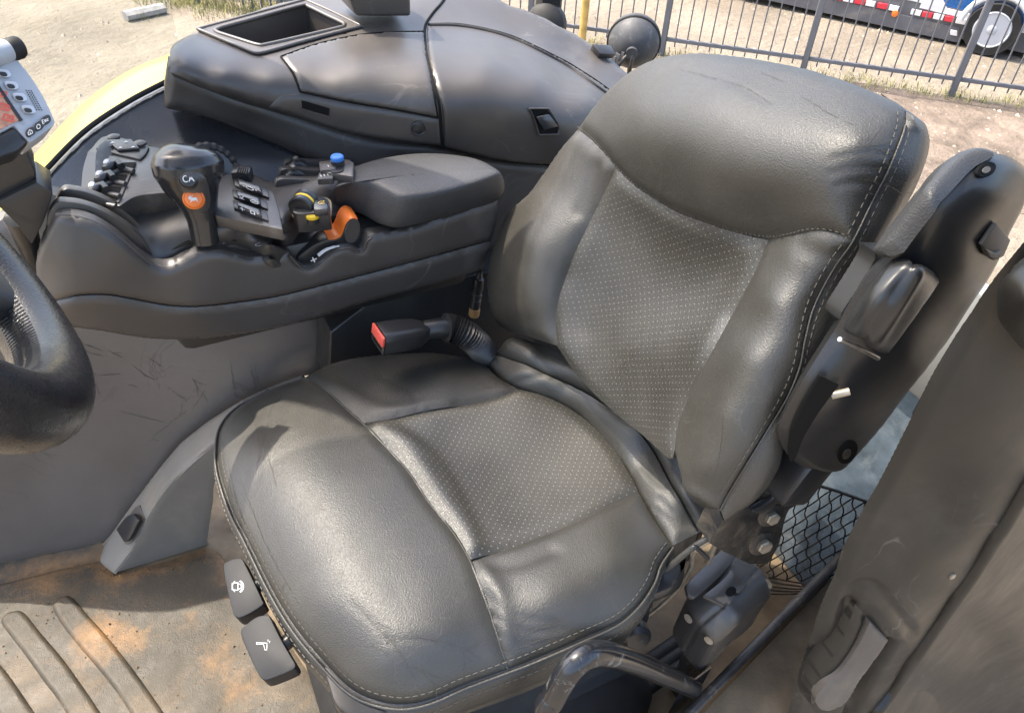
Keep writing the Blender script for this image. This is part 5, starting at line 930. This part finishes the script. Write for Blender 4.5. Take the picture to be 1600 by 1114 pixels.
nn = ss.nrm((492, 170))[0]; sl_ = Off(ss, .0042)
pprism('card_slot', PlaneS(sl_.at((492, 169))[0], nn), [(471, 157, 1), (515, 170, 1), (514, 181, 1), (472, 169, 1)], nn*.0006, M['dkhole'], sc_, 0, 1, 5, sm=False)
tube('slot_lip', PlaneS(sl_.at((492, 169))[0], nn).at([(470, 170.5), (492, 177), (514, 183)]), .0016, PB, sc_, 6)
nn = ss.nrm((654, 199))[0]; lathe('round_plug', [(.0125, 0), (.0125, .0015), (.0108, .003), (.0095, .0015), (.008, .0022), (0, .0028)], sl_.at((654, 199))[0]-nn*.001, nn, M['black'], sc_, 26)
nn = ss.nrm((850, 190))[0]; lp = PlaneS(ss.at((850, 190))[0]+nn*.0062, nn)
rec = pprism('latch_recess', lp, [(828, 171, 1), (856, 171, 1), (872, 197, 1), (871, 209, 1), (843, 210, 1), (837, 190, 1)], -nn*.004, M['dkhole'], sc_, .0005, 1, 4, sm=False)
pprism('latch', PlaneS(lp.p0+nn*.001, nn), [(836, 182, 1), (856, 178, 1), (871, 197, 1), (848, 203, 1)], nn*.006, M['gloss'], rec, .002, 2, 4, sm=False)
q = cat([(827, 170, 1), (857, 170, 1), (873, 197), (872, 210, 1), (842, 211, 1), (836, 190), (827, 170, 1)], 3); tube('latch_frame', lp.at(q)+nn*.0006, .0014, PB, rec, 6)
pprism('vent_box', YP(1.29), [(556, 27, 1), (643, 27, 1), (640, -60, 1), (530, -60, 1)], (0, .10, 0), PD, sc_, .006, 3, 5, sm=False)
nn = ss.nrm((940, 83))[0]; pprism('window_catch', PlaneS(ss.at((940, 83))[0], nn), [(921, 76, 1), (950, 78, 1), (958, 93, 1), (934, 92, 1)], nn*.012, M['black'], sc_, .003, 2, 5, sm=False)
# recessed lower part
sl2 = Surf([(256, 171, 'y', 1.225), (314, 185, 'y', 1.215), (377, 207, 'y', 1.2), (440, 233, 'y', 1.18), (471, 248, 'y', 1.165), (560, 290, 'y', 1.13), (264, 112, 'y', 1.225), (314, 134, 'y', 1.21), (377, 159, 'y', 1.195), (471, 187, 'y', 1.17), (588, 219, 'y', 1.14), (689, 231, 'y', 1.12), (761, 250, 'y', 1.11), (852, 260, 'y', 1.10), (950, 264, 'y', 1.095), (290, 150, 'y', 1.222), (640, 290, 'y', 1.12), (800, 330, 'y', 1.095), (900, 400, 'y', 1.09), (780, 420, 'y', 1.09), (400, 190, 'y', 1.197)])
patch('console_base', sl2, [(262, 108, 1), (314, 130), (377, 155), (471, 183), (588, 215), (689, 227), (761, 246), (852, 256), (960, 260, 1), (960, 470, 1), (700, 470, 1), (600, 330), (520, 270), (471, 247), (440, 233), (377, 207), (314, 185), (258, 172, 1), (257, 150)], PB, sc_, .010, .016, .06, 7, (.1, 1, -.1), power=2.4)
box('console_foot', (.62, 1.19, .30), (.5, .10, .60), M['black'], sc_, .01)
# ================================================================== terminal at the front of the console
term = thing('display_terminal', 'silver grey display terminal with round keys at the left edge', 'terminal', on(40, 240, 'y', 1.0)*A((1, 1, 0))+A((0, 0, .70))); WPOS[term.name] = A(term.location)
tn_ = A((.45, -.62, .64)); tn_ /= np.linalg.norm(tn_); tp = PlaneS(on(45, 160, 'y', .965), tn_)
tb = pprism('housing', tp, [(-60, 40, 1), (5, 62), (26, 92), (48, 120), (66, 148), (78, 172), (86, 190, 1), (84, 196), (48, 223, 1), (36, 212), (22, 196, 1), (-70, 245, 1), (-120, 120, 1)], -tn_*.035, M['silver'], term, .004, 3, 5)
t2 = PlaneS(tp.p0+tn_*.0005, tn_)
M['screen'] = mat('display', (.10, .055, .045), .25, .5, var=.6, var_scale=60, var_col=(.45, .28, .2), emit=(.5, .25, .18, .12))
scn = pprism('screen', t2, [(-60, 90, 1), (-4, 136, 1), (32, 188, 1), (20, 193, 1), (-60, 235, 1)], tn_*.0012, M['screen'], term, .0004, 1, 5, sm=False)
tube('screen_bezel', PlaneS(t2.p0+tn_*.001, tn_).at([(-30, 112), (-3, 136), (16, 164), (33, 189)]), .0022, M['black'], term, 8)
for (x, y) in ((3, 147), (14, 185), (8, 168)): marks('screen_icon', [[(-1, -.6), (-1, .6), (.8, .5), (.9, -.5), (-1, -.6)], [(-.4, 0), (.4, .1)]], PlaneS(t2.p0+tn_*.0018, tn_).at((x, y))[0], tp.at((x+8, y+2))[0]-tp.at((x, y))[0], tp.at((x+2, y-7))[0]-tp.at((x, y))[0], .0014, M['red'], scn)
for (x, y) in ((-7, 96), (5, 116.5), (17, 135.5), (30, 154), (43.5, 173)):
    T = lambda a, b: (x+a*10+b*2.5, y+a*1+b*6.5)
    k = pprism('soft_key', t2, [T(-1, .2), T(-.8, .9), T(.5, .95), T(1, .4), T(1, -.3), T(.8, -.85), T(-.5, -.95), T(-1, -.5)], tn_*.0035, M['silver_line'], term, .0012, 2, 3)
    pprism('key_face', PlaneS(t2.p0+tn_*.0037, tn_), [T(a*.62, b*.56) for a, b in ((-1, .2), (-.8, .9), (.5, .95), (1, .4), (1, -.3), (.8, -.85), (-.5, -.95), (-1, -.5))], tn_*.0012, M['black'], k, .0006, 1, 3)
for (x, y, s_) in ((47, 207.5, 0), (60, 198.5, 1), (71, 189, 2)):
    T = lambda a, b: (x+a*7.0+b*2, y-a*3.5+b*6)
    k = pprism('menu_key', t2, [T(-1, .4), T(-.6, 1), T(.6, .95), T(1, .4), T(1, -.4), T(.6, -1), T(-.6, -.95), T(-1, -.4)], tn_*.003, M['black'], term, .0012, 2, 3)
    o = PlaneS(t2.p0+tn_*.0031, tn_).at((x, y))[0]; u = tp.at((x+6, y-3))[0]-tp.at((x, y))[0]; v = tp.at((x-1.5, y-5.5))[0]-tp.at((x, y))[0]
    ic = ([[(-.5, -.5), (-.5, .2), (0, .7), (.5, .2), (.5, -.5), (-.5, -.5)], [(0, -.4), (0, .1)]], [arc(0, 0, .45, .6, 0, 330, 8)], [[(-.45, .5), (-.8, .5), (-.8, -.5), (-.45, -.5)], [(-.8, 0), (-.5, 0)], [(.1, .25), (-.2, .25), (-.2, 0), (.1, 0), (.1, -.3), (-.25, -.3)], [(.7, .2), (.4, .2), (.4, -.3), (.7, -.3)]])[s_]
    marks('legend', ic, o, u, v, .0009, M['white'], k)
V, F = [], []
for i in range(10):
    for j in range(3):
        p = t2.at((41+j*4+i*1.8, 142+j*.4+i*3.3))[0]+tn_*.0002; a = tp.at((100, 150))[0]-tp.at((99, 150))[0]; b = tp.at((100, 150))[0]-tp.at((100, 149))[0]; k = len(V); V += [p+a*s1*1.0+b*s2*.8 for s1, s2 in ((-1, -1), (1, -1), (1, 1), (-1, 1))]; F.append([k, k+1, k+2, k+3])
addm('speaker_holes', V, F, M['dkhole'], term, 0)
pprism('lower_housing', PlaneS(tp.p0-tn_*.001, tn_), [(-70, 246, 1), (22, 197, 1), (46, 222, 1), (30, 238), (12, 243), (-60, 272, 1)], -tn_*.03, M['black'], term, .004, 3, 5, sm=False)
kc = tp.at((14, 80))[0]+tn_*.002; kdir = tp.at((30, 72))[0]-tp.at((-10, 84))[0]; kdir /= np.linalg.norm(kdir)
lathe('knob', [(.009, -.03), (.0095, -.005), (.0115, 0), (.0122, .003), (.0122, .010), (.0108, .013), (0, .0135)], kc, kdir, M['rubber'], term, 26); lathe('knob_neck', [(.0125, -.06), (.0125, -.01), (.011, -.001)], kc, kdir, M['silver'], term, 26)
my = 1.0
pprism('mounting_arm', YP(my), [(-60, 265, 1), (-10, 243), (24, 232), (40, 240), (50, 258), (55, 273), (47, 286), (0, 309), (-60, 330, 1)], (0, .05, 0), M['black'], term, .010, 4, 5)
pprism('mounting_block', YP(my-.01), [(-60, 345, 1), (0, 314), (58, 285, 1), (83, 302, 1), (75, 330), (66, 352), (50, 383, 1), (28, 353), (0, 325), (-60, 350, 1)], (0, .06, 0), M['black'], term, .003, 2, 5, sm=False)
tube('stalk', [on(30, 340, 'y', 1.03), on(60, 420, 'y', 1.05), A((.0, 1.06, .6))], .018, M['black'], term, 12)
# ================================================================== steering wheel
sw_ = thing('steering_wheel', 'black leather wrapped steering wheel rim entering from the left', 'steering wheel', (-.172, .541, 0)); WPOS[sw_.name] = A((-.172, .541, 0))
wcn, wnn = A((-.1723, .5407, 1.0371))-RT*.006, A((.8968, .1894, .3998)); R_ = .1748
e1 = np.cross(wnn, (0, 1, 0)); e1 /= np.linalg.norm(e1); e2 = np.cross(wnn, e1)
rp3 = lambda t, r: wcn+(e1*math.cos(t)+e2*math.sin(t))*r
pts = A([rp3(t, R_) for t in np.linspace(0, 2*math.pi, 129)])
M['wheel'] = mat('wheel_leather', (.014, .014, .015), .27, .5, var=.2, var_scale=20, bump=.35, bump_scale=620, bump_type='leather', bdist=.0008, rvar=.08, coat=.15)
rim = tube('rim', pts, .0258, M['wheel'], sw_, 24, caps=False, smooth=90)
prj = proj(pts); ir = int(prj[:, 0].argmax())
# baseball stitch on the inner side of the rim
V = []
tt_ = np.linspace(0, 2*math.pi, 241)
for k, t in enumerate(tt_[:-1]):
    r0 = rp3(t, R_); inw = wcn-r0; inw /= np.linalg.norm(inw); fc = wnn
    for sgn in (-1, 1):
        V.append([r0+(inw*math.cos(a*sgn)+fc*math.sin(a*sgn))*.0261+(e1*-math.sin(t)+e2*math.cos(t))*b for a, b in ((.05, 0), (.22, .0012), (.42, .0030))])
from itertools import chain
vv, ff = [], []
for s in V:
    for a, b in zip(s, s[1:]):
        d = b-a; n_ = a-wcn; n_ = a-(a-n_); side_ = np.cross(d, wnn); side_ /= np.linalg.norm(side_)+1e-9; k = len(vv)
        vv += [a+side_*.0007, a-side_*.0007, b-side_*.0005, b+side_*.0005]; ff.append([k, k+1, k+2, k+3])
addm('stitching', vv, ff, mat('dark_thread', (.03, .03, .03), .8), rim, 0)
hubp = wcn-wnn*.05
t_s = [math.atan2((rp3(0, 1)-wcn)@e2, 1)]
px_t = [(abs(p[0]-42)+abs(p[1]-470), i) for i, p in enumerate(prj[:-1])]; si = min(px_t)[1]; ts_ = si/128*2*math.pi
for k in range(3):
    t = ts_+k*2*math.pi/3; a = rp3(t, R_-.004); b = rp3(t, .05)-wnn*.035
    tube('spoke', spl3([a, rp3(t, .12)-wnn*.012, b, hubp], 5), [.016]*5+[.015]*5+[.018]*5+[.02], M['black'], sw_, 14, 3, 1.9, up=tuple(wnn), smooth=60)
lathe('hub', [(.055, -.02), (.06, 0), (.055, .02), (.03, .03), (0, .032)], hubp, wnn, M['black'], sw_, 30)
tube('column', [hubp, hubp-wnn*.2, A((-.62, .45, .35)), A((-.72, .45, .0))], .035, M['black'], sw_, 14)
# ================================================================== yard: fence, trailer, small things
M['fence'] = mat('dark_fence_paint', (.13, .135, .145), .5, .4, var=.15, var_scale=3)
fa, fb = on(1485, 150, 'z', GZ), on(1030, 86, 'z', GZ); fd = (fb-fa)/np.linalg.norm(fb-fa)
P1 = np.linalg.norm(on(1252, 118, 'z', GZ)-fa)      # post spacing
fence = thing('picket_fence', 'dark metal picket fence along the sandy yard', 'fence', tuple(fa)); WPOS[fence.name] = A(fa)
FH = 1.75; pn = 12; sp_ = P1/pn
def shared(name, c, s, m, parent, rz):
    key = name
    if key not in CACHE:
        o = box(name, c, s, m, parent, min(s)*.15, 1); CACHE[key] = o.data
    else:
        o = bpy.data.objects.new(name, CACHE[key]); COL.objects.link(o); o.parent = parent; o.location = Vector(A(c)-A(parent.location))
    o.rotation_euler = (0, 0, rz); return o
CACHE = {}
rz = math.atan2(fd[1], fd[0])
for k in range(-1, 7):
    b0_ = fa+fd*P1*k
    shared('post', b0_+A((0, 0, FH/2+.02)), (.062, .062, FH+.1), M['fence'], fence, rz)
    for j in range(1, pn): shared('picket', b0_+fd*sp_*j+A((0, 0, FH/2+.06)), (.013, .013, FH-.08), M['fence'], fence, rz)
    for z in (.17, FH-.12): shared('rail', b0_+fd*P1*.5+A((0, 0, z)), (P1-.06, .03, .04), M['fence'], fence, rz)
# second run further back
ga, gb_ = on(440, 22, 'z', GZ), on(330, 8, 'z', GZ); gd = (gb_-ga); gl_ = np.linalg.norm(gd); gd /= gl_
f2 = thing('background_fence', 'short stretch of dark railing behind the storage bin', 'fence', tuple(ga)); WPOS[f2.name] = A(ga); rz2 = math.atan2(gd[1], gd[0])
for j in range(-16, 12):
    nm = 'stake' if j % 9 else 'strut'; w = .018 if j % 9 else .06
    shared(nm, ga+gd*.115*j+A((0, 0, FH/2)), (w, w, FH), M['fence'], f2, rz2)
shared('crossbar', ga+gd*.115*-2+A((0, 0, .16)), (28*.115, .03, .04), M['fence'], f2, rz2)
# trailer beyond the fence
M['tarp'] = mat('blue_tarpaulin', (.03, .24, .72), .4, .5, var=.15, var_scale=2)
M['chassis'] = mat('trailer_grey', (.12, .12, .13), .6, .4, var=.2, var_scale=4, dust=(.3, .27, .22), dust_amt=.25, dust_scale=3)
M['reflw'] = mat('white_reflector', (.75, .75, .75), .4); M['reflr'] = mat('red_reflector', (.65, .04, .06), .4)
w0 = on(1553, 84, 'z', GZ); w1 = on(1215, 14, 'z', GZ); td = (w1-w0)/np.linalg.norm(w1-w0); tno = np.cross(td, _z); tno *= np.sign(tno@(CAM-w0))
tps = PlaneS(w0, tno)
trl = thing('cargo_trailer', 'blue and white cargo trailer parked beyond the picket fence', 'trailer', tuple(w0-tno*.8)); WPOS[trl.name] = A(w0-tno*.8)
deep = -tno*2.3
ln = lambda p0, p1: [p0, p1]
z_at = lambda x, y: tps.at((x, y))[0]
def strip(name, a, b, h, m, off=.0, t=.02):      # board along the trailer side from pixel a to b (lower edge), height h metres
    A0, B0 = z_at(*a), z_at(*b); B0[2] = A0[2] if False else B0[2]; return prism(name, [A0+tno*off, B0+tno*off, B0+tno*off+_z*h, A0+tno*off+_z*h], -tno*t, m, trl, .004, 1)
L0, L1 = z_at(1660, 98), z_at(1060, -38); 
prism('chassis_frame', [L0, L1, L1+_z*.42, L0+_z*.42], deep, M['chassis'], trl, .01)
s0, s1 = z_at(1700, 66), z_at(1060, -75)
prism('cargo_body', [s0+_z*.02, s1+_z*.02, s1+_z*1.7, s0+_z*1.7], deep, M['tarp'], trl, .02)
c0_, c1_ = z_at(1440, 4)+tno*.012, z_at(1640, 52)+tno*.012
prism('white_band', [c0_-_z*.06, c1_-_z*.06, c1_+_z*.0, c0_+_z*.0], -tno*.02, M['reflw'], trl, .003, 1)
prism('white_stripe', [z_at(1390, -6)+tno*.014, z_at(1480, 14)+tno*.014, z_at(1470, -8)+tno*.014, z_at(1400, -22)+tno*.014], -tno*.02, M['reflw'], trl, .002, 1)
for i, x in enumerate(np.arange(1300, 1512, 17.5)):
    if 1392 < x < 1408: continue
    y = 0+(x-1310)*.195; a_, b_ = z_at(x, y)+tno*.03, z_at(x+15.5, y+3.0)+tno*.03
    prism('reflector_strip', [a_, b_, b_+_z*.055, a_+_z*.055], -tno*.03, M['reflr'] if i % 2 == 0 else M['reflw'], trl, .002, 1)
lathe('marker_lamp', [(.04, 0), (.035, .03), (0, .035)], z_at(1399, 21)+tno*.01, tno, M['orange'], trl, 14)
prism('plate', [z_at(1485, 54)+tno*.03, z_at(1496, 56)+tno*.03, z_at(1496, 48)+tno*.03, z_at(1485, 46)+tno*.03], -tno*.03, M['reflw'], trl, .002, 1)
def wheel(c, r=.28):
    wt = lathe('wheel', [(r*.62, -.02), (r*.95, -.02), (r, .02), (r, .18), (r*.95, .22), (r*.66, .21), (r*.64, .17)], c-tno*.2, tno, M['rubber'], trl, 36)
    lathe('hub_cap', [(r*.68, .212), (r*.64, .222), (r*.60, .212), (r*.5, .178), (r*.25, .175), (r*.2, .21), (r*.12, .225), (0, .226)], c-tno*.2, tno, M['silver'], wt, 36)
    for k in range(8):
        a_ = k*math.pi/4; u = td; v = _z; lathe('wheel_nut', [(.016, .175), (.016, .19), (0, .195)], c-tno*.2+(u*math.cos(a_)+v*math.sin(a_))*r*.37, tno, M['chassis'], wt, 6)
    return wt
for dx in (0, -1.0): wheel(w0+td*(dx+.12)+_z*.28+tno*.17)
fq = [w0+td*.12+_z*.28+tno*.14+(td*math.cos(a)+_z*math.sin(a))*.34 for a in np.linspace(.1, math.pi-.1, 16)]
tube('mudguard', fq, .03, M['reflw'], trl, 8, 4, 1.0)
prism('skirt_panel', [z_at(1160, -8)+tno*.01, z_at(1500, 68)+tno*.01, z_at(1500, 44)+tno*.01, z_at(1160, -34)+tno*.01], -tno*.04, M['chassis'], trl, .004, 1)
# timber block on the sand
tb0, tb1 = on(197, 33, 'z', GZ), on(257, 20, 'z', GZ); tube('concrete_kerb_block', [tb0+_z*.045, tb1+_z*.045], .05, mat('grey_concrete', (.33, .31, .29), .9, .2, var=.25, var_scale=12), None, 8, 5, 1.5, up=(0, 0, 1), smooth=30, label='grey concrete kerb block lying on the sand', cat_='block')
# yellow bollard
M['amber'] = mat('faded_amber_paint', (.55, .36, .11), .7, .3, var=.25, var_scale=9)
yb0 = on(908, 78, 'z', GZ); bo_ = thing('yellow_bollard', 'slim yellow post standing beyond the side console', 'post', tuple(yb0)); WPOS[bo_.name] = A(yb0)
tube('post_body', [yb0, yb0+_z*1.5], .04, M['amber'], bo_, 14); lathe('post_cap', [(.047, 0), (.04, .02), (0, .03)], yb0+_z*1.5, (0, 0, 1), M['amber'], bo_, 14)
# work lamps on the tractor's rear
def lamp(px, py, dist, r, label, ax_):
    c = CAM+rays((px, py))[0]/np.linalg.norm(rays((px, py))[0])*dist; o = thing('work_lamp', label, 'lamp', tuple(c-_z*.3)); WPOS[o.name] = A(c-_z*.3)
    lathe('lamp_shell', [(r*.25, -r*.75), (r*.6, -r*.6), (r*.88, -r*.25), (r, .1*r), (r, r*.35), (r*.93, r*.42)], c, ax_, M['lampgrey'], o, 30); lathe('lens', [(r*.93, r*.38), (0, r*.42)], c, ax_, M['silver'], o, 30)
    lathe('seam_ring', [(r*1.0, .02*r), (r*1.035, .05*r), (r*1.035, .13*r), (r*1.0, .16*r)], c, ax_, M['rubber'], o, 30)
    for k_ in range(7): box('cooling_fin', c-A(ax_)*r*.35+A((-.55, -.1, -.55))*r*.75+A((.012*k_-.03, 0, .004*k_)), (.003, .02, .03), M['lampgrey'], o, .0005)
    lathe('lamp_boss', [(r*.22, -r*.9), (r*.22, -r*.6)], c, ax_, M['lampgrey'], o, 16)
    tube('bracket', spl3([c+A((-.10, -.02, -.09)), c-A(ax_)*r*.8, c-A(ax_)*r*.95+A((0, 0, -.06)), c+A((.0, -.02, -.3))], 5), r*.09, M['metal'], o, 8); box('bracket_foot', c+A((0, -.02, -.3)), (.08, .08, .02), M['metal'], o, .003)
    return o
M['lampgrey'] = mat('dusty_lamp_plastic', (.06, .063, .068), .6, .4, var=.2, var_scale=30, dust=(.2, .19, .18), dust_amt=.2, dust_scale=30, bump=.2, bump_scale=200, bdist=.001)
lamp(990, 68, 2.2, .068, 'round grey work lamp between the side console and headrest', (.55, .75, .1))
c = CAM+rays((857, 8))[0]/np.linalg.norm(rays((857, 8))[0])*2.3; rl_ = thing('rear_light_bracket', 'dark lamp bracket rising above the compartment lid', 'bracket', tuple(c-_z*.3)); WPOS[rl_.name] = A(c-_z*.3)
tube('upright', [c-_z*.3, c+_z*.12], .034, M['rubber'], rl_, 10, 5); lathe('lamp_stub', [(.05, -.03), (.056, 0), (.05, .03), (.03, .045), (0, .047)], c-_z*.04+A((-.02, -.03, 0)), (-.5, -.7, .3), M['rubber'], rl_, 20)
# dry grass along the fence foot
M['grass'] = mat('dry_grass', (.20, .22, .07), .8, .2, var=.4, var_scale=3, var_col=(.42, .36, .16))
V, F = [], []
def blades(c, n_, sd_, h):
    for _ in range(n_):
        p = c+A((random.gauss(0, sd_), random.gauss(0, sd_), 0)); p[2] = GZ; t = random.uniform(0, 6.28); d = A((math.cos(t), math.sin(t), 0)); hh = h*random.uniform(.4, 1.2); k = len(V); w = .004
        sd2 = A((-d[1], d[0], 0))*w; V.extend([p-sd2, p+sd2, p+d*hh*.25+_z*hh*.7+sd2*.6, p+d*hh*.25+_z*hh*.7-sd2*.6, p+d*hh*.6+_z*hh]); F.extend([[k, k+1, k+2, k+3], [k+3, k+2, k+4]])
for _ in range(420):
    s = random.uniform(-1.0, 7)*P1; blades(fa+fd*s+A((random.gauss(-.02, .07), random.gauss(-.02, .07), 0)), random.randint(2, 7), .04, .09)
for _ in range(500):
    s = random.uniform(-.5, 2.6); blades(ga+gd*(s-1)+A((random.gauss(0, .2), random.gauss(-.05, .2), 0)), random.randint(3, 7), .06, .10)
addm('dry_grass', V, F, M['grass'], None, 0, label='dry grass tufts along the foot of the fence', cat_='grass', kind='stuff')
# stones on the sand
V, F = [], []
for _ in range(700):
    x, y = random.choice([(random.uniform(0, 450), random.uniform(0, 260)), (random.uniform(1290, 1600), random.uniform(120, 330)), (random.uniform(850, 1600), random.uniform(0, 110))])
    p = on(x, y, 'z', GZ); r = abs(random.gauss(0, .012))+.005; k = len(V)
    for q in ((1, 0, 0), (0, 1, 0), (-1, 0, 0), (0, -1, 0), (.1, .1, .7)): V.append(p+A(q)*r*random.uniform(.6, 1.3))
    F += [[k, k+1, k+4], [k+1, k+2, k+4], [k+2, k+3, k+4], [k+3, k, k+4]]
addm('gravel', V, F, mat('stones', (.36, .3, .23), .9, .2, var=.4, var_scale=2), None, 0, label='small loose stones scattered over the sand', cat_='gravel', kind='stuff')
